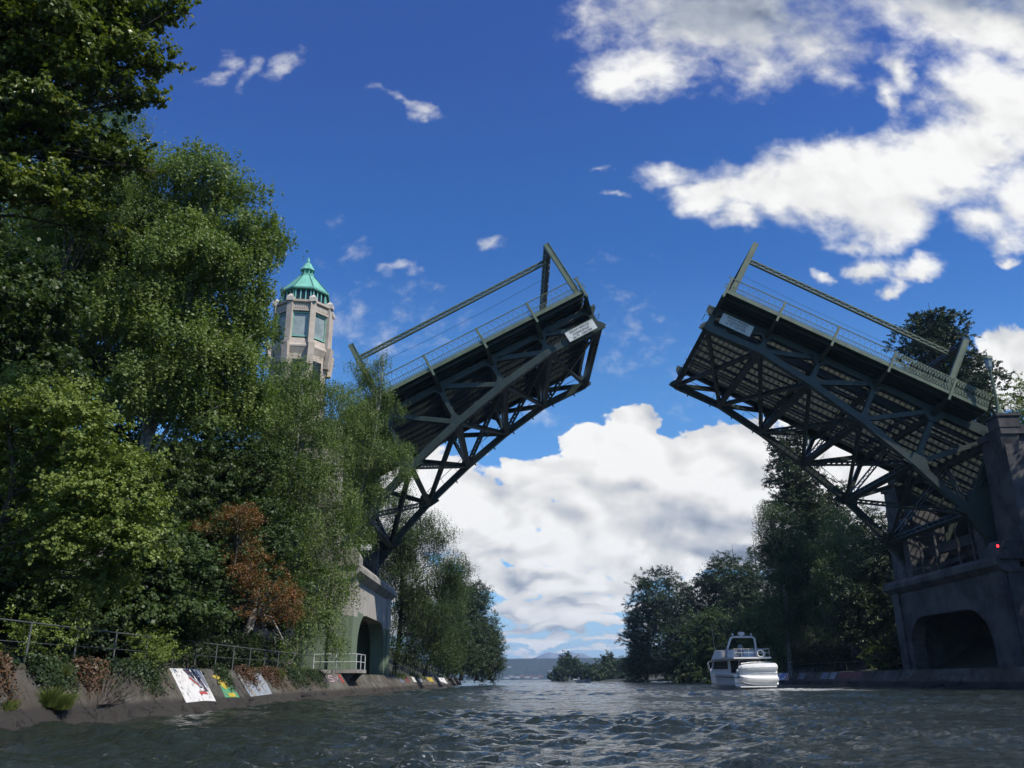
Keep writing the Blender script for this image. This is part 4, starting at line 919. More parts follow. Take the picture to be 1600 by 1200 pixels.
# 4 weeping birch before the pier and a second one across the bridge end
tree('birch_tree', 'weeping birch hanging in front of the left bridge pier', 'tree', (-17, 53, 2.3), [
    L(470, 600, 54, 55, 40), L(440, 650, 53, 60, 55), L(520, 640, 55, 45, 50), L(500, 710, 54, 48, 55), L(430, 740, 52, 55, 60), L(470, 800, 53, 60, 55), L(520, 790, 55, 36, 50), L(530, 850, 55, 32, 45), L(545, 905, 55.5, 14, 34, 1.), L(522, 985, 55, 14, 34, 1.), L(470, 880, 53, 45, 50), L(515, 930, 54, 30, 45, 1.3), L(480, 965, 53, 30, 40, 1.3), L(450, 1015, 52, 24, 18), L(400, 660, 52, 50, 50), L(370, 760, 51, 45, 60)],
    150000, F_WILLOW, .125, .5, .55, 34, 1.3, BARK_B, .26, .75, G_L)
tree('birch_tree', 'thin birch whose hanging sprays cross the lower left bridge leaf', 'tree', (-15.6, 60, 2.0), [
    L(568, 572, 60, 24, 22, 1.2), L(590, 640, 60, 32, 38, 1.6), L(560, 640, 60, 34, 50), L(610, 715, 60, 34, 34), L(575, 720, 60, 36, 46), L(545, 690, 60, 32, 50), L(560, 790, 60, 18, 40, 1.2), L(585, 775, 60, 24, 26), L(572, 830, 60.5, 9, 26, .8), L(590, 600, 60, 22, 20), L(635, 740, 60, 14, 16, .8), L(597, 560, 60, 12, 10, .8)],
    62000, F_WILLOW, .115, .5, .42, 30, 1.2, BARK_B, .16, .72, G_L)
# 5 red leaved plum in the shade
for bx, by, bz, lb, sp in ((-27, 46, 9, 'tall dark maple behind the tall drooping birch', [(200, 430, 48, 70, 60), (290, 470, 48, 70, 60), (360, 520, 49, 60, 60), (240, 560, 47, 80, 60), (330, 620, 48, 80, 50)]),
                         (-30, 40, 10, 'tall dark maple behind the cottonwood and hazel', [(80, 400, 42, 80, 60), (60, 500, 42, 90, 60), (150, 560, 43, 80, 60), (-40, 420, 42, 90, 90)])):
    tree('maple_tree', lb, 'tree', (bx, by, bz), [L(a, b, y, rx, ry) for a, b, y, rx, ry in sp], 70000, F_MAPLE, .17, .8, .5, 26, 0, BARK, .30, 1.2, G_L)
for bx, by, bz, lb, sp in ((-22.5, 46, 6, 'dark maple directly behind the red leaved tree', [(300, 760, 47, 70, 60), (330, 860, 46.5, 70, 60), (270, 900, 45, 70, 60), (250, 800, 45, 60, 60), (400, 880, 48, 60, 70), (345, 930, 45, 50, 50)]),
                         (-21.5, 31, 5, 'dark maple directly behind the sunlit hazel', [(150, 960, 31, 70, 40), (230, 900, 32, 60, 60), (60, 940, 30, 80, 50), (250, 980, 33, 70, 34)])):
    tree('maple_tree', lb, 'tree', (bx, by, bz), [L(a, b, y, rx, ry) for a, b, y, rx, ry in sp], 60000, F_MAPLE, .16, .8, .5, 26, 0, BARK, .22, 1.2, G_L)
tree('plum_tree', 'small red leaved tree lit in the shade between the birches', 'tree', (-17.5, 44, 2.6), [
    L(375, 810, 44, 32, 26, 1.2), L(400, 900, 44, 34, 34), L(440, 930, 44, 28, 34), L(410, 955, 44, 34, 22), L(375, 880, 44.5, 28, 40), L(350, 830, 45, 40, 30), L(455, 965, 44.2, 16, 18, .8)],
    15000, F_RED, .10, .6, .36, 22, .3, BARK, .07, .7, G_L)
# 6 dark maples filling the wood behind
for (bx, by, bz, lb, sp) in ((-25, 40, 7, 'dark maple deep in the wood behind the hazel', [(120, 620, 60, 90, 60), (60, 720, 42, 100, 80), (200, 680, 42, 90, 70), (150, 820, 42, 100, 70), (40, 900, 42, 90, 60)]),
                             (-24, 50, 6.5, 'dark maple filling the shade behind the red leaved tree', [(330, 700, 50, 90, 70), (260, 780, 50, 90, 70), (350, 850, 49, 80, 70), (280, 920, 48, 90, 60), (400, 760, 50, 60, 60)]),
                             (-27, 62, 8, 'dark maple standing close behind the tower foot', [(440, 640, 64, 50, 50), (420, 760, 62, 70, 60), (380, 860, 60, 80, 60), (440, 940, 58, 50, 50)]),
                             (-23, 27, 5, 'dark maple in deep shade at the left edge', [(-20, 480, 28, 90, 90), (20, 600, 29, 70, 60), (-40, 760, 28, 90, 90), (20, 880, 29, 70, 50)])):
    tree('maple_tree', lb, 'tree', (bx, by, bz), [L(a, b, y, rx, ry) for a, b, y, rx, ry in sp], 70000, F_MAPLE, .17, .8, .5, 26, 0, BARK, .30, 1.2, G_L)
# undergrowth on the left bank
def shrub(label, x, y, z, r, n, fm, size=.09, group=None, name='shrub', droop=0., fl=None, aspect=.6, lobes=None):
    rng = np.random.default_rng(int(abs(x * 71 + y * 13)) % 9999); root = empty(name, (x, y, z), label, 'shrub' if name == 'shrub' else 'plant', group)
    mb = MB()
    for i in range(7):
        d = V(rng.normal(0, 1, 3)); d.z = abs(d.z) + .6; d.normalize(); mb.tube([(x, y, z - .1), V((x, y, z)) + d * r[2] * .6, V((x, y, z)) + V((d.x * r[0], d.y * r[1], d.z * r[2] * 1.3)) * .9], [.035, .02, .008], 4)
    mb.build('stem', BARK, root)
    lb = lobes or [(np.array([x, y, z + r[2] * .8]), np.array(r, float), 1.)] + [(np.array([x + rng.normal(0, r[0] * .6), y + rng.normal(0, r[1] * .6), z + r[2] * rng.uniform(.4, 1.5)]), np.array(r) * rng.uniform(.35, .6), 1.) for _ in range(4)]
    P, N = crown_points(lb, n, rng, .28, 22, droop, .8, fl); leaf_mesh('leaves', fm, P, N, size, aspect, root, rng); return root
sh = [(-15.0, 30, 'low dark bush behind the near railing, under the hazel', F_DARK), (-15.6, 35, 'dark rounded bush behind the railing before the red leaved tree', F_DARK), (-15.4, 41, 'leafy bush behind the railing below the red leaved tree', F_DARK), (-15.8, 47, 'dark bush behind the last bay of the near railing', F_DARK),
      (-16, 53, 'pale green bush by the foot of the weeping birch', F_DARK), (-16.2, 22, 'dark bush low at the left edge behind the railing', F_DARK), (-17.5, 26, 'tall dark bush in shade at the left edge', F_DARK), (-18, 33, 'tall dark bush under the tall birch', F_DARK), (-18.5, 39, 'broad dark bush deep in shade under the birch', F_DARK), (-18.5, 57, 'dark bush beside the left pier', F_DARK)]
for x, y, lb, fm in sh: shrub(lb, x, y, hl(np.float64(x), np.float64(y)) , (1.5, 2.2, 1.0 if x > -17 else 1.8), 8000, fm, .12, 'bushes behind the left railing')  # dark leaf colour stands in for shade under the overhanging crowns
shrub('bright sprays of shrub poking through the near railing by the white mural', -12.7, 30.6, 1.5, (.6, 1.6, .6), 4200, F_BRIGHT, .08, None, 'shrub', 0)
shrub('sunlit leafy shrub under the railing further along the left wall', -13.6, 24.5, 1.5, (.8, 1.2, .8), 2500, F_BRIGHT, .09, None, 'shrub', 0)
# vines trailing down the wall
for (y, w_, lb, fm) in ((22.6, 1.2, 'dense dark ivy curtain above the bright grass tuft', F_DARK), (29.0, 1.5, 'dark ivy close to the left edge of the white mural', F_DARK), (53.5, 2.4, 'dark creeper below the weeping birch', F_DARK), (40.0, 1.6, 'thin brown vine just before the pale blue paint', F_DRY), (20.0, 1.6, 'rusty dry vine trailing over the nearest part of the left wall', F_DRY), (22.8, 1.6, 'dark ivy trailing down the near left wall', F_DARK), (27.4, 2.0, 'dark ivy hanging over the wall beside the white mural', F_DARK), (25., 1.2, 'reddish dead vine on the wall edge between ivy patches', F_DRY),
                        (44.0, 2.2, 'dry brown vine over the wall past the pale blue paint', F_DRY), (48.5, 2.6, 'dark green creeper on the wall beyond the murals', F_DARK), (36.5, 1.0, 'dark creeper tip between the green and blue painted patches', F_DARK)):
    rng = np.random.default_rng(int(y * 10)); root = empty('vine', (-12.4, y, 1.5), lb, 'vine', 'vines on the left wall')
    mb = MB(); pts = []
    for i in range(int(24 * w_)):
        yy_ = y + rng.normal(0, w_ * .42); t_ = rng.uniform(.12, .85) ** 1.3; prev = on_wall(yy_, -.1, .02); pl = [prev]
        for s_i in range(4): prev = on_wall(yy_ + rng.normal(0, .06) * s_i, -.1 + (t_ + .1) * (s_i + 1) / 4, .03); pl.append(prev)
        mb.tube(pl, [.012, .01, .008, .006, .004], 4, False)
        for u in rng.random(46): k = min(3, int(u * 4)); q = pl[k].lerp(pl[k + 1], u * 4 - k); pts.append(q + V(rng.normal(0, .06, 3)) + NS * .05)
    mb.build('stem', BARK, root); P = np.array(pts); N = np.tile(np.array(NS), (len(P), 1)); leaf_mesh('leaves', fm, P, N, .095, .7, root, rng)
def grass(x, y, z, r, n, h, label, fm=F_GRASS, lean=(.5, 0)):
    rng = np.random.default_rng(int(abs(y) * 7 + n)); nt = max(5, int(r * 9)); tx_ = rng.normal(0, r * .25, nt); ty_ = rng.normal(0, r * .6, nt); ht = rng.uniform(.45, 1.15, nt)
    k = rng.integers(0, nt, n); b = np.stack([x + tx_[k] + rng.normal(0, .06, n), y + ty_[k] + rng.normal(0, .07, n), np.full(n, z) - .1 - tx_[k] * .3], 1)
    hh = h * ht[k] * rng.uniform(.35, 1.15, n); d = (b[:, :2] - np.c_[x + tx_[k], y + ty_[k]]) * 5 + rng.normal(0, .28, (n, 2)) + np.array(lean) * .5
    wv_ = rng.normal(0, 1, (n, 2)); wv_ /= np.linalg.norm(wv_, axis=1)[:, None]; wv_ *= .008; o0 = np.zeros(n); V_ = []; 
    for t_, w2 in ((0, 1.), (.5, .8), (.85, .45)):
        c = b + np.c_[d * (hh * t_ ** 2 * .7)[:, None], hh * (t_ - .25 * t_ ** 3)]
        V_ += [c - np.c_[wv_ * w2, o0], c + np.c_[wv_ * w2, o0]]
    v = np.stack(V_, 1); q = (np.arange(n)[:, None, None] * 6 + np.array([[0, 1, 3, 2], [2, 3, 5, 4]])[None]).reshape(-1, 4)
    return tag(np_mesh('grass_tuft', v.reshape(-1, 3), q, fm, None, (x, y, z)), label, 'grass', 'grass tufts on the left wall', 'stuff' if r > 1 else None)
grass(-11.72, 22.3, .55, .5, 2600, .55, 'bright green grass tuft growing low on the near left wall')
grass(-11.8, 20.6, .55, .2, 400, .3, 'small yellow grass tuft near the tide line at the left edge')
for y, h, lb in ((45.5, .6, 'ragged weeds on the wall top under the railing'), (24.5, .4, 'thin grass on the wall top at left'), (52, .7, 'pale weeds on the wall edge before the pier'), (93, .9, 'sunlit weeds on the wall top just beyond the left pier'), (110, .8, 'weeds on the wall top far along the left bank')):
    grass(-12.6, y, 1.5, 1.2 if y < 90 else 2.5, 700, h, lb)
# dead branches caught on the near wall
mb = MB(); rg = random.Random(4)
for i in range(26):
    a = on_wall(25.0 + rg.uniform(-.4, .4), .95, .1); b = on_wall(25.4 + rg.uniform(.0, 2.4), rg.uniform(.1, .7), rg.uniform(.1, .5)); mb.tube([a, a.lerp(b, .5) + V((.05, rg.uniform(-.2, .2), .1)), b], [.012, .008, .003], 4, False)
tag(mb.build('dead_branch', BARK, None, (-11.6, 25.3, .6)), 'bare twiggy branch lying against the near left wall', 'branch')

# beyond the bridge, left bank
G_L2 = 'trees on the left bank beyond the bridge'
tree('willow_tree', 'sunlit willow beyond the left pier with hanging sprays', 'tree', (-15, 108, 2), [
    L(655, 845, 108, 40, 30), L(690, 830, 108, 20, 16, 1.5), L(620, 860, 108, 40, 50), L(700, 880, 108, 36, 30), L(645, 910, 107, 45, 40), L(715, 905, 108, 20, 28), L(600, 900, 108, 40, 60), L(665, 960, 107, 44, 40), L(630, 990, 106, 40, 40), L(690, 1005, 107, 22, 28), L(620, 800, 110, 30, 40), L(665, 810, 110, 18, 20), L(650, 1020, 107, 20, 20)],
    170000, F_MAPLE, .18, .45, .8, 34, 1.9, BARK, .32, .75, G_L2)
tree('willow_tree', 'darker green willow between the pier and the far left trees', 'tree', (-14, 135, 2), [
    L(700, 940, 135, 30, 40), L(680, 990, 134, 30, 40), L(715, 1000, 135, 22, 38), L(640, 960, 136, 40, 50), L(700, 1030, 134, 24, 20)],
    60000, F_MAPLE, .22, .45, .9, 30, 2.0, BARK, .3, .8, G_L2)
for i, (px, py, rx, lb, y) in enumerate(((720, 925, 24, 'dark poplar nearest in the row at the far left bank', 165), (745, 930, 22, 'dark poplar with the ragged leaning side at the end of the left bank', 178), (765, 985, 18, 'low dark tree at the tip of the left bank', 188), (700, 915, 24, 'dark tree behind the sunlit willow', 160))):
    tree('poplar_tree', lb, 'tree', tuple(V((at(px, 1040, y).x, y, 1.5))), [L(px, py + 8, y, rx * .8, 26), L(px - 4, py + 50, y, rx, 40), L(px, py + 90, y - 1, rx * 1.1, 36) if py < 960 else L(px, py + 40, y, rx, 34), L(px + 6, py + 20, y, rx * .6, 30), L(px, 1035, y, rx * .9, 24)],
         30000, F_DARK, .30, .6, 1.1, 24, 0, BARK, .35, .85, G_L2)

# right bank beyond and behind the bridge
G_R = 'trees on the right bank beyond the bridge'
def rt(name, label, Y, base_px, lobes, n, fm, size=.28, droop=0., clump=1., bark=BARK, per=26, fill=.8, tr=.35, aspect=.6, group=G_R):
    b = at(base_px, 1040, Y); gz = float(hr(np.float64(max(b.x, 38)), np.float64(Y)))
    return tree(name, label, 'tree', (b.x, Y, max(1.2, gz - .3)), [L(a, c, Y + (q[0] if q else 0), rx, ry) for a, c, rx, ry, *q in lobes], n, fm, size, aspect, clump, per, droop, bark, tr, fill, group)
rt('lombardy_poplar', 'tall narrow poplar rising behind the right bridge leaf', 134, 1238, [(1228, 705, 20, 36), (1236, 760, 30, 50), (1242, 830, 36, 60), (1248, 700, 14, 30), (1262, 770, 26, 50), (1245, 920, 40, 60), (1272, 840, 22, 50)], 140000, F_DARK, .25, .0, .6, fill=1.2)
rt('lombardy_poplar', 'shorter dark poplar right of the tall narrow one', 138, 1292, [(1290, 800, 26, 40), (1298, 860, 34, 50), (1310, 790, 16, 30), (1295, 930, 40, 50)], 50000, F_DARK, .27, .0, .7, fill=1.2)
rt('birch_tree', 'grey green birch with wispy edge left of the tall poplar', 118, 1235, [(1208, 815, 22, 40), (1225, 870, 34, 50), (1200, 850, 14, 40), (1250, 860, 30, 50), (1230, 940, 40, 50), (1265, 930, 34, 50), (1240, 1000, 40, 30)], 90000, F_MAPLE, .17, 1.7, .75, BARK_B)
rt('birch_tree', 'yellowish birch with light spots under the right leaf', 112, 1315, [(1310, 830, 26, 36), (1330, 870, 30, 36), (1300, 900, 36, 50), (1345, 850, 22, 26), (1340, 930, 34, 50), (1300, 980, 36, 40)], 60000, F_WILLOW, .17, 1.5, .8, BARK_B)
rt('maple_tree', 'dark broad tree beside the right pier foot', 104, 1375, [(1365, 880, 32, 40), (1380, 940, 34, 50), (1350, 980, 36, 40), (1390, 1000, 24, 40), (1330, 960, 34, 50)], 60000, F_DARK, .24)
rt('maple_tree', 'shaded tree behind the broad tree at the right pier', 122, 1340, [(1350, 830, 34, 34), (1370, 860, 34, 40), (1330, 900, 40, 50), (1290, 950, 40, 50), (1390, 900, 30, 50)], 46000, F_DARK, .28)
def conifer(label, Y, px, ptop, hw, n, group=G_R, fm=F_CONIF, round_=False, name='conifer_tree', pbase=1030, size=.30):
    b = at(px, pbase, Y); top = at(px, ptop, Y); gz = float(hr(np.float64(max(38.5, b.x)), np.float64(Y))) if pbase > 1000 else b.z
    zb = max(gz, 1.2); H_ = top.z - zb; x, y = (at(px, (ptop + 1000) / 2, Y).x + top.x) / 2, Y; W_ = hw / FPX * (top - V((0, 0, 1))).length
    rng = np.random.default_rng(int(px * 3)); root = empty(name, (x, y, zb), label, 'tree', group)
    MB().tube([(x, y, zb - .5), (x, y, zb + H_ * .5), (x, y, zb + H_ * .98)], [.4, .22, .03], 7).build('trunk', BARK, root)
    if round_:
        lb = []; H2 = H_ * .92
        for i in range(34):
            t = (i + .5) / 34; a_ = i * 2.399; w2 = W_ * math.sqrt(max(.02, 1 - max(0, (t - .28) / .74) ** 2.2)) * (.80 + .2 * math.sin(i * 1.7)); s_ = W_ * (.42 - .16 * t)
            lb.append((np.array([x + math.cos(a_) * (w2 - s_ * .8), y + math.sin(a_) * (w2 - s_ * .8), zb + 1 + t * H2 * .97]), np.array([s_, s_, s_ * 1.1]), 1.))
            if i % 2 == 0: lb.append((np.array([x, y, zb + 1 + t * H2]), np.array([w2 * .75] * 3), .8))
        P, N = crown_points(lb, n, rng, .55, 34, 0., 1.2); leaf_mesh('crown', fm, P, N, size, .5, root, rng); return root
    k = n // 22; u = 1 - np.sqrt(1 - rng.random(k) * .985); az = rng.uniform(0, 6.283, k)
    prof = (lambda t: np.clip(np.sqrt(np.clip(1 - (np.clip(t - .30, 0, 1) / .72) ** 2, 0, 1)), .0, 1)) if round_ else (lambda t: np.maximum((1 - t) ** .82, .05) * (1 + .30 * np.sin(t * 46)))
    rr = W_ * prof(u) * (.35 + .65 * rng.random(k) ** .5) * (1 + .16 * np.sin(az * 3 + u * 11) + .10 * np.sin(az * 5 - u * 23)); cz_ = zb + 1.0 + u * (H_ - 1.0)
    c = np.stack([x + np.cos(az) * rr, y + np.sin(az) * rr, cz_ - (0 if round_ else .18 * rr)], 1)
    ii = np.repeat(np.arange(k), 22); o = rng.normal(0, 1, (len(ii), 3)) * np.array([.5, .5, .22 if not round_ else .42]) * .55 * max(.8, W_ / 5) * (.38 + .8 * (1 - u[ii]))[:, None]
    P = c[ii] + o; N = np.stack([np.cos(az[ii]) * .7, np.sin(az[ii]) * .7, np.full(len(ii), .6)], 1)
    leaf_mesh('crown', fm, P, N, size, .38, root, rng); return root
conifer('pointed dark spruce showing above the right bank trees', 190, 1180, 832, 44, 40000)
conifer('smaller pointed conifer left of the dark spruce', 205, 1147, 845, 34, 26000)
conifer('large rounded cedar towering behind the top of the right bridge leaf', 104, 1474, 463, 94, 520000, None, F_CONIF, True, 'cedar_tree', 1000, .30)
for i, (px, Y, lb) in enumerate(((1000, 240, 'low bush at the water where the right bank ends'), (1025, 232, 'bush second from the end of the right bank'), (1050, 222, 'bush third from the end of the right bank'), (1078, 205, 'bush on the right bank left of the yacht bow'), (1100, 190, 'bush on the right bank right behind the yacht bow'))):
    c = at(px, 1050, Y); shrub(lb, c.x, Y, 1.2, (5, 5, 2.2), 9000, F_DARK, .34, 'bushes along the right bank end')
conifer('dark conifer behind the tall poplar', 150, 1215, 800, 40, 34000)
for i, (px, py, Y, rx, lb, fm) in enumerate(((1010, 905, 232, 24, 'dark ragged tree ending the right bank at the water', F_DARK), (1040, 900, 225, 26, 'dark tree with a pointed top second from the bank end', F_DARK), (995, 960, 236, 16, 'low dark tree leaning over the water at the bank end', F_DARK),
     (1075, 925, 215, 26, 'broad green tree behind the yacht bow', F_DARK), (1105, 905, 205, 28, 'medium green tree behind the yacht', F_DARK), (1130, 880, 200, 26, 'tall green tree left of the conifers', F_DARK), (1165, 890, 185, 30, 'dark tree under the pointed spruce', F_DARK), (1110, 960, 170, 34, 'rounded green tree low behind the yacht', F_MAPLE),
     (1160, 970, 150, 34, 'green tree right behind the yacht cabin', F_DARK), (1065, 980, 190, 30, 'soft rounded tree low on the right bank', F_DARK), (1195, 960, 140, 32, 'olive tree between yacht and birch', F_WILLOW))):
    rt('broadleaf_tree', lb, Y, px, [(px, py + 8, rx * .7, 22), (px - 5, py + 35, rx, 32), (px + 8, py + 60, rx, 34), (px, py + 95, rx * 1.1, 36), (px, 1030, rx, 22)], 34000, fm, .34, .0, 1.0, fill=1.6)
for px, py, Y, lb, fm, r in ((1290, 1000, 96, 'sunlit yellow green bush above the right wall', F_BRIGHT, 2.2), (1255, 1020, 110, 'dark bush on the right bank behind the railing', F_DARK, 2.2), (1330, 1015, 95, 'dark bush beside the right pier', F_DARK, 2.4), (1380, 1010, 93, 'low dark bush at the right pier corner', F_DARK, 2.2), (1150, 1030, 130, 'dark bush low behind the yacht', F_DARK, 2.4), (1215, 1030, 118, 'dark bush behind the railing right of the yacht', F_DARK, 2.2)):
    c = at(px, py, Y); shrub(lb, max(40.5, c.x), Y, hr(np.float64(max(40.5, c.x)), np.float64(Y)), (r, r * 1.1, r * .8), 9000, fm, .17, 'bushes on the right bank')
tree('small_maple', 'small bright green tree above the right approach at the right edge', 'tree', (61, 92, 15), [L(1590, 625, 92, 22, 16), L(1620, 650, 92, 40, 30), L(1600, 600, 92, 12, 10)], 9000, F_BRIGHT, .2, .7, .6, 22, 0, BARK, .2, .8)
# right bank this side of the bridge, just outside the frame, reflected in the water
for (x, y, h, lb) in ((52, 57, 31, 'dark maple on the right bank just before the bridge'), (55, 49, 33, 'tallest dark maple on the right bank before the bridge'), (50, 40, 22, 'dark maple on the right bank nearer the camera'), (49, 26, 22, 'dark maple on the right bank beside the camera'), (60, 64, 27, 'dark maple behind the right pier pylon')):
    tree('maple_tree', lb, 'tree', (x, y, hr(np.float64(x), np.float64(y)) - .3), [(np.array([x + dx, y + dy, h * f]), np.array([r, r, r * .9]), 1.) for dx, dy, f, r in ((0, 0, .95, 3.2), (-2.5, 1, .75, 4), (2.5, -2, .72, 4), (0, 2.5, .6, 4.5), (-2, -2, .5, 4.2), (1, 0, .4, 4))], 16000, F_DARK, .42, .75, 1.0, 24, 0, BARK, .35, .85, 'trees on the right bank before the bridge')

# mid-distance point and far shore
G_F = 'trees on the far point'
for i, (px, py, Y, rx) in enumerate(((886, 1026, 430, 9), (899, 1032, 425, 10), (874, 1046, 420, 9), (915, 1042, 425, 12), (935, 1038, 420, 10), (953, 1027, 400, 11), (968, 1034, 400, 12), (945, 1044, 390, 14), (982, 1032, 380, 13), (925, 1050, 385, 14), (990, 1045, 360, 16))):
    c = at(px, 1056, Y)
    ws = ('round tuft topped tree standing highest on the far point', 'dark tree beside the tuft topped one on the far point', 'lowest tree at the left tip of the far point', 'wide dark tree past the dip in the far tree line', 'dark round tree mid way along the far point', 'taller tree right of the middle of the far point', 'dense tree close to the right bank on the far point', 'low spreading tree in front of the far point wood', 'tree nearest the right bank on the far point', 'low dark willow at the water on the far point', 'dark tree half hidden by the right bank end')
    tree('broadleaf_tree', ws[i], 'tree', (c.x, Y, .8), [L(px, py + 4, Y, rx * .7, 6), L(px - 3, py + 12, Y, rx, 8), L(px + 4, (py + 1058) / 2 + 3, Y, rx * 1.1, 9), L(px, 1053, Y, rx, 5)], 5000, F_DARK, .75, .7, 1.5, 20, 0, BARK, .4, .85, G_F)
rng = np.random.default_rng(8)
HILLM = mat('far_wooded_hill', (.034, .050, .028), .95, 0, .02, col2=(.018, .028, .018)); MTN = mat('far_mountain_rock', (.10, .11, .12), .95, 0, .0006, col2=(.28, .29, .30))
def ridge(name, x0, x1, Y, hf, m, depth, label, nx=900):
    xs = np.linspace(x0, x1, nx); ts = np.linspace(0, 1, 14); H_ = hf(xs)
    X = np.repeat(xs[:, None], 14, 1); Yv = Y + depth * ts[None, :] + 0 * X; Z = H_[:, None] * np.sin(np.clip(ts, 0, 1) * math.pi * .5)[None, :] ** .8 * (1 + .12 * np.sin(X / depth * 9 + ts * 6)) - 3 * (ts[None, :] == 0)
    Z[:, -1] = -5; idx = np.arange(nx * 14).reshape(nx, 14); q = np.stack([idx[:-1, :-1], idx[1:, :-1], idx[1:, 1:], idx[:-1, 1:]], -1).reshape(-1, 4)
    return tag(np_mesh(name, np.stack([X.ravel(), Yv.ravel(), Z.ravel()], 1), q, m), label, None, None, 'structure')
fn = lambda xs, sc_, s: sum(np.sin(xs / sc_ * k + s * k * k) / k for k in (1, 2, 3.3, 5.1, 8.7, 14, 23)) / 2.
ridge('far_shore_hill', -5000, 5000, 3000, lambda xs: 66 + 9 * fn(xs, 1800, 1.) + 1.0 * rng.normal(0, 1, len(xs)), HILLM, 500, 'low wooded hill across the lake')
def mh(xs):
    a = xs / 6000; b = 165 + 10 * fn(xs, 1200, 2.4)
    for c, w_, h in ((.046, .022, 62), (.074, .011, 52), (.089, .012, 66), (.058, .03, 36), (.0, .03, 30), (.13, .03, 60), (-.08, .04, 60), (.2, .03, 70)): b = b + h * np.exp(-(np.abs(a - c) / w_) ** 1.4)
    return (b + 7 * fn(xs, 100, .7) + 3 * fn(xs, 36, 1.7)) * .70
ridge('far_mountains', -4600, 4600, 6000, mh, MTN, 1100, 'pale blue mountain range beyond the lake', 1400)
# forest on the hill: thousands of far crowns that read as one mass
n = 26000; tx = rng.uniform(-420, 800, n); ty = 2990 + 470 * rng.random(n); tt = (ty - 3000) / 500
tzv = 66 * np.sin(np.clip(tt, 0, 1) * math.pi / 2) ** .8; hh = rng.uniform(9, 17, n); rr = rng.uniform(3.0, 5.5, n)
v = np.empty((n, 4, 3)); a0 = rng.uniform(0, 6.28, n)
for k in range(3): v[:, k] = np.stack([tx + rr * np.cos(a0 + k * 2.094), ty + rr * np.sin(a0 + k * 2.094), tzv], 1)
v[:, 3] = np.stack([tx, ty, tzv + hh], 1)
q = (np.arange(n)[:, None, None] * 4 + np.array([[0, 1, 3], [1, 2, 3], [2, 0, 3]])[None]).reshape(-1, 3)
tag(np_mesh('far_forest', v.reshape(-1, 3), q, HILLM), 'hazy forest covering the hill across the lake', None, None, 'stuff')
cols = [mat('far_house_wall', (.5, .48, .44), .8), mat('far_house_cream', (.55, .46, .34), .8), mat('far_house_brick', (.34, .15, .10), .8)]; HROOF = mat('far_house_roof', (.16, .13, .12), .9)
hl_ = [(792, 1059, 0, 'small pale house on the far lakeshore, leftmost'), (800, 1057, 1, 'cream house second from the left on the far shore'), (808, 1058, 0, 'pale shore house third from the left'), (817, 1056, 2, 'brick house left of the long cream house'), (824, 1058, 1, 'long cream house on the far lakeshore'), (832, 1057, 2, 'reddish house in the right cluster on the far shore'), (837, 1059, 0, 'pale house low in the right cluster at the water'), (843, 1057, 2, 'rightmost red brick house on the far lakeshore'), (862, 1048, 0, 'lone pale house higher on the far hill'), (795, 1042, 0, 'tiny pale house half way up the far hill')]
for px, py, ci, lb in hl_:
    c = at(px, py, 2960); hs = rng.uniform(8, 13); z0 = max(0, c.z - 3)
    if py < 1050: c.y = 3060 if py > 1045 else 3120; c = at(px, py, c.y); z0 = c.z - 4
    root = empty('far_house', (c.x, c.y, z0), lb, 'house', 'houses on the far shore')
    MB().box(c.x - hs, c.x + hs, c.y, c.y + 10, z0, z0 + 6).build('wall', cols[ci], root)
    MB().prism([(c.x - hs - .5, c.y - .5, z0 + 6.01), (c.x + hs + .5, c.y - .5, z0 + 6.01), (c.x, c.y - .5, z0 + 9.5)], (0, 11, 0)).build('roof', HROOF, root)
    wb = MB(); [wb.box(c.x + u * hs - 1, c.x + u * hs + 1, c.y - .1, c.y - .02, z0 + 2, z0 + 4.5) for u in (-.5, .5)]; wb.build('window', DARKG, root)

# ------------------------------------------------------------------ boats
def hull_mesh(sections, m, name, parent, cap=True):
    """sections: list of (list of (x, z)) half outlines at given y, mirrored"""
    vs, fs = [], []; k = None
    for y, prof in sections:
        row = [(x, y, z) for x, z in prof] + [(-x, y, z) for x, z in prof[::-1]]; k = len(row); vs += row
    n = len(sections)
    for i in range(n - 1):
        for j in range(k): a, b = i * k + j, i * k + (j + 1) % k; fs.append((a, b, b + k, a + k))
    if cap: fs += [tuple(range(k)), tuple(range((n - 1) * k, n * k))]
    return vs, fs
bp_ = at(1180, 1075, 77); BO = V((bp_.x, 77, 0)); BR = Matrix.Rotation(R(5), 4, 'Z')     # heading away and slightly to the left
def bt(p): return BO + (BR @ V(p)) * .92
yt = empty('motor_yacht', BO, 'white flybridge motor yacht heading away near the right bank', 'motor yacht')
BM = lambda: MB(bt)
def prof(w_, zs, zk, ch): return [(0.02, zk), (w_ * .82, ch), (w_ * .97, ch + .45), (w_, zs), (w_ * .9, zs + .02)]
sec = [(0, prof(1.95, 1.35, -.5, -.05)), (2.5, prof(2.02, 1.38, -.55, -.05)), (5.5, prof(2.0, 1.5, -.6, 0)), (8, prof(1.7, 1.68, -.5, .15)), (10, prof(1.1, 1.9, -.3, .5)), (11.4, prof(.4, 2.1, .2, 1.0)), (12.0, prof(.06, 2.2, 1.2, 1.6))]
vs, fs = hull_mesh(sec, None, '', None); b = BM(); b.add(vs, fs); hu = b.build('hull', WHITE, yt, smooth=False)
b = BM(); [b.bar((sx * 2.0, .02, 1.08), (sx * 2.03, 5.5, 1.2), .05, .07) for sx in (-1, 1)]; b.bar((-1.95, -.03, 1.05), (1.95, -.03, 1.05), .05, .07); b.bar((-1.93, -.03, .55), (1.93, -.03, .55), .04, .04); b.build('rub_strip', BLACK, hu)
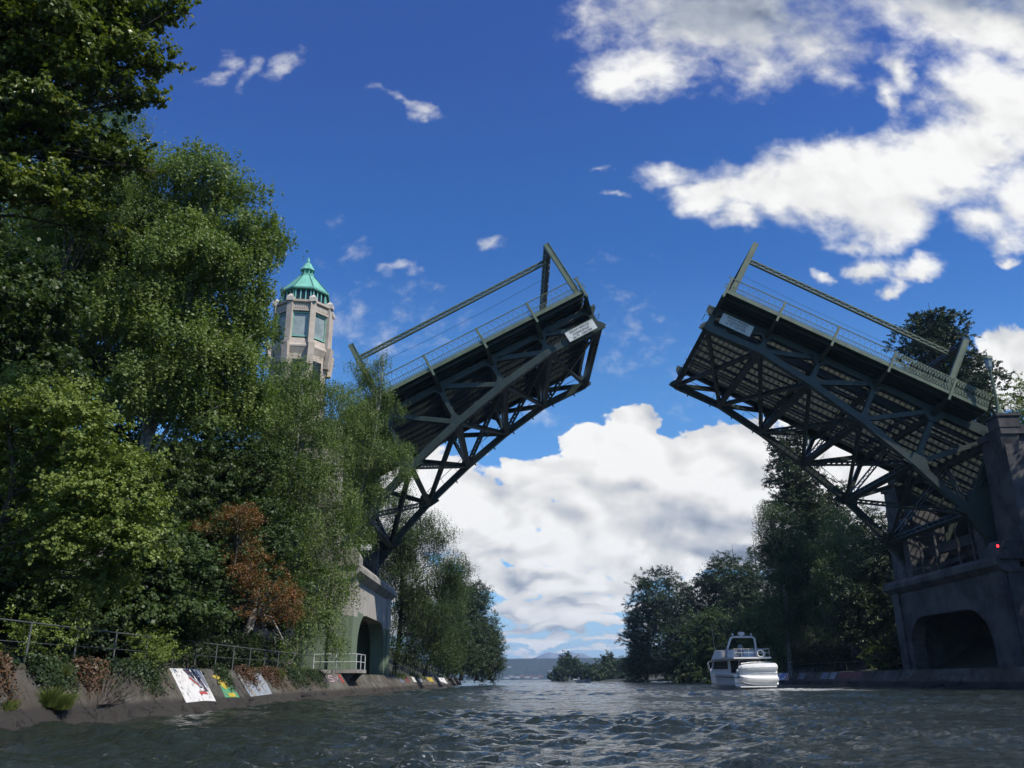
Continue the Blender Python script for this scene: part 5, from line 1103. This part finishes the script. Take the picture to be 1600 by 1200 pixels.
b = BM(); b.box(-1.75, 1.75, -1.0, -.02, .18, .30); b.build('swim_platform', WHITE, yt)
b = BM(); b.prism([(-1.65, 2.2, 1.4), (-1.65, 8.0, 1.55), (-1.65, 7.0, 2.75), (-1.65, 2.2, 2.75)], (3.3, 0, 0)); cab = b.build('cabin', WHITE, yt)
b = BM()
for sx in (-1.665, 1.655): b.prism([(sx, 2.4, 1.85), (sx, 7.1, 1.9), (sx, 6.6, 2.62), (sx, 2.4, 2.62)], (.012, 0, 0))
b.box(-1.45, 1.45, 2.16, 2.19, 1.5, 2.62); b.prism([(-1.4, 7.72, 1.75), (1.4, 7.72, 1.75), (1.3, 7.1, 2.62), (-1.3, 7.1, 2.62)], (0, .03, .02)); b.build('cabin_window', DARKG, cab)
b = BM(); b.prism([(-1.85, -.1, 2.76), (-1.85, 6.9, 2.76), (-1.5, 7.5, 2.76), (1.5, 7.5, 2.76), (1.85, 6.9, 2.76), (1.85, -.1, 2.76)], (0, 0, .14)); fb = b.build('flybridge_deck', WHITE, yt)
b = BM(); b.prism([(-1.7, 4.2, 2.9), (-1.7, 7.2, 2.9), (-1.55, 6.3, 3.75), (-1.6, 4.2, 3.55)], (.08, 0, 0)); b.prism([(1.62, 4.2, 2.9), (1.62, 7.2, 2.9), (1.47, 6.3, 3.75), (1.52, 4.2, 3.55)], (.08, 0, 0)); b.prism([(-1.6, 7.2, 2.9), (1.6, 7.2, 2.9), (1.45, 6.3, 3.75), (-1.45, 6.3, 3.75)], (0, .06, 0))
b.box(-1.3, -.5, 3.2, 4.0, 2.9, 3.65); b.box(.1, 1.5, 3.0, 3.7, 2.9, 3.65); b.build('coaming', WHITE, fb)
b = BM(); b.box(-.45, .15, 2.6, 3.1, 3.2, 3.35); b.prism([(-.45, 2.6, 3.3), (.15, 2.6, 3.3), (.05, 2.45, 4.15), (-.35, 2.45, 4.15)], (0, .14, 0)); b.tube([(-.15, 2.85, 2.9), (-.15, 2.85, 3.2)], .06); b.build('helm_seat', SEAT, fb)
b = BM(); b.tube([(-1.6, 3.0, 2.9), (-1.45, 2.5, 3.9), (-1.2, 2.2, 4.7), (-.95, 2.15, 4.85), (.95, 2.15, 4.85), (1.25, 2.2, 4.7), (1.4, 2.5, 3.9), (1.5, 3.0, 2.9)], [.13, .12, .11, .10, .10, .11, .12, .13], 8); b.bar((-1.1, 2.2, 4.86), (1.1, 2.2, 4.86), .5, .08); ar = b.build('radar_arch', WHITE, yt, smooth=True)
for x, r_, h_ in ((-.05, .32, .24),):
    b = BM(); b.lathe((x, 2.2), [(r_ * .5, 4.88), (r_ * .5, 5.0), (r_, 5.02), (r_, 5.02 + h_), (r_ * .8, 5.08 + h_)], 14); b.build('radar_dome', WHITE, ar, smooth=False)
b = BM(); [b.lathe((x, 2.2), [(.03, 4.88), (.03, 5.0), (.09, 5.03), (.09, 5.15), (.03, 5.2)], 8) for x in (-.95,)]; b.build('lamp', WHITE, ar)
b = BM(); b.lathe((.95, 2.2), [(.03, 4.88), (.03, 5.0), (.09, 5.03), (.09, 5.15), (.03, 5.2)], 8); b.build('lamp', WHITE, ar)
b = BM(); b.tube([(-1.7, 5.8, 3.5), (-1.9, 5.6, 6.0)], [.02, .008], 4); b.build('antenna', WHITE, fb)
b = BM()
for z in (3.3, 3.65): b.tube([(-1.7, 3.0, z), (-1.75, 0, z), (1.75, 0, z), (1.75, 4.0, z)], .022, 5)
for x, y in [(-1.75, 0), (-1., 0), (-.3, 0), (.4, 0), (1.1, 0), (1.75, 0), (1.75, 1), (1.75, 2), (1.75, 3), (-1.72, 1.2), (-1.7, 2.2)]: b.tube([(x, y, 2.9), (x, y, 3.65)], .02, 5)
b.build('flybridge_rail', PIPE_W, fb)
b = BM()
bow = [(-1.9, 7.5, 2.3), (-1.6, 9, 2.45), (-1.0, 10.6, 2.65), (0, 12.3, 2.85), (1.0, 10.6, 2.65), (1.6, 9, 2.45), (1.9, 7.5, 2.3)]
b.tube(bow, .025, 5); [b.tube([p_, (p_[0] * .95, min(p_[1], 11.8), 1.65 + max(0, (p_[1] - 8) * .11))], .02, 5) for p_ in bow]; b.build('bow_rail', PIPE_W, yt)
b = BM()
for x0, x1 in ((-1.3, -1.1), (.2, .45), (-.4, -.35), (1.3, 1.5)): b.tube([(x0, .6, 1.4), (x1, .3, 2.76)], .025, 5)
b.tube([(-.9, 1.6, 1.4), (-.9, 1.3, 2.76)], .025, 5); b.tube([(-.5, 1.6, 1.4), (-.5, 1.3, 2.76)], .025, 5)
for z in (1.8, 2.2, 2.5): b.bar((-.9, 1.45, z), (-.5, 1.45, z), .06, .03)
b.build('ladder', PIPE_W, yt)
b = BM(); [b.lathe((x, .25), [(.02, 1.38), (.16, 1.42), (.18, 1.6), (.12, 1.78), (.03, 1.85)], 10) for x in (-1.45,)]; b.build('fender', WHITE, yt, smooth=True)
b = BM(); b.lathe((-1.08, .25), [(.02, 1.38), (.16, 1.42), (.18, 1.6), (.12, 1.78), (.03, 1.85)], 10); b.build('fender', WHITE, yt, smooth=True)
# life ring on the rail
c = bt((.85, -.08, 3.22)); b = MB(); pts = [c + BR @ V((.30 * math.cos(a), 0, .30 * math.sin(a))) for a in np.linspace(0, 2 * math.pi, 17)]
b.tube(pts, .075, 7, False); lr = b.build('life_ring', WHITE, None, c, smooth=True); tag(lr, 'white life ring hung on the yacht flybridge rail', 'life ring')
# dinghy carried on edge across the stern, bottom facing aft
dg = []
for x, k in ((-1.55, .0), (-1.3, .45), (-.9, .72), (-.2, .9), (.8, 1.), (2.0, 1.), (2.05, .96)):
    dg.append((x, k))
vs, fs = [], []; P_ = [(-.05, 0), (-.42, .03), (-.58, .14), (-.50, .30), (-.66, .34), (-.84, .50), (-.86, .66), (-.70, .74), (-.56, .90), (-.54, 1.12), (-.64, 1.18), (-.58, 1.26), (-.60, 1.44), (-.80, 1.52), (-.86, 1.70), (-.78, 1.90), (-.45, 2.06), (-.05, 2.1)]
for x, k in dg:
    for yq, zq in P_: vs.append(bt((x, -.15 + yq * (.35 + .65 * k), .30 + 1.03 + (zq - 1.05) * (.55 + .45 * k) * .98 + .12 * (1 - k))))
m_ = len(P_)
for i in range(len(dg) - 1):
    for j in range(m_ - 1): a = i * m_ + j; fs.append((a, a + 1, a + m_ + 1, a + m_))
fs += [tuple(range(m_)), tuple(range((len(dg) - 1) * m_, len(dg) * m_)[::-1])]; fs += [tuple([i * m_ for i in range(len(dg))] + [i * m_ + m_ - 1 for i in range(len(dg))][::-1])]
b = MB(); b.add(vs, fs); dn = b.build('dinghy', WHITE, None, bt((0, -.5, .3)), smooth=False); tag(dn, 'white ribbed dinghy stowed on edge across the yacht stern', 'dinghy')
b = MB(bt); b.tube([(-1.2, -.1, 2.3), (-.2, -.02, 2.42), (1.8, -.02, 2.42)], .05, 6); b.build('tube', WHITE, dn)
# small far boat
c = at(905, 1061, 240); c.z = 0; fb_ = empty('fishing_boat', c, 'tiny dark open boat far down the canal', 'boat')
FM = lambda: MB(lambda p: c + p)
vs, fs = hull_mesh([(-1., [(0.02, -.2), (.9, .1), (1.0, .75), (.9, .76)]), (1.5, [(0.02, -.2), (.85, .1), (.95, .8), (.85, .81)]), (3.5, [(0.02, 0), (.1, .6), (.12, 1.0), (.1, 1.01)])], None, '', None)
b = MB(lambda p: c + V((p.y * .9, p.x, p.z))); b.add(vs, fs); b.build('hull', mat('grey_boat', (.3, .31, .32), .5), fb_)
b = FM(); b.box(-1.6, -.5, -.6, .6, .78, 1.0); b.box(-.3, 0, -.4, .4, .8, 1.5); b.build('cuddy', WHITE, fb_)
b = FM(); b.bar((-.2, 0, 1.4), (-.2, 0, 2.2), .5, .3); b.bar((.6, 0, .8), (.6, 0, 1.9), .4, .3); b.build('canopy', BLACK, fb_)
# a bird low over the hills
c = at(872, 1024, 160); b = MB(); b.add([c + V(q_) for q_ in ((-.45, 0, .12), (-.2, .12, .05), (0, .2, 0), (.2, .12, .05), (.45, 0, .12), (.2, -.06, .03), (0, -.25, -.02), (-.2, -.06, .03))], [(0, 1, 7), (1, 2, 6, 7), (2, 3, 5, 6), (3, 4, 5)]); b.tube([c + V((0, -.2, 0)), c, c + V((0, .22, 0))], [.03, .07, .03], 6)
tag(b.build('bird', BLACK, None, c), 'small dark bird flying low over the far hills', 'bird')

# ------------------------------------------------------------------ air
hm = bpy.data.materials.new('haze'); hm.use_nodes = True; t = NT(hm.node_tree); t.n.clear()
pv = t.new('ShaderNodeVolumePrincipled'); pv.inputs['Color'].default_value = (.50, .72, 1, 1); pv.inputs['Density'].default_value = .00012; pv.inputs['Anisotropy'].default_value = .1
o_ = t.new('ShaderNodeOutputMaterial'); t.l.new(pv.outputs[0], o_.inputs['Volume'])
tag(MB().box(-5200, 5200, -900, 7300, -7, 215).build('haze', hm), 'thin blue haze over the lake', None, None, 'stuff')
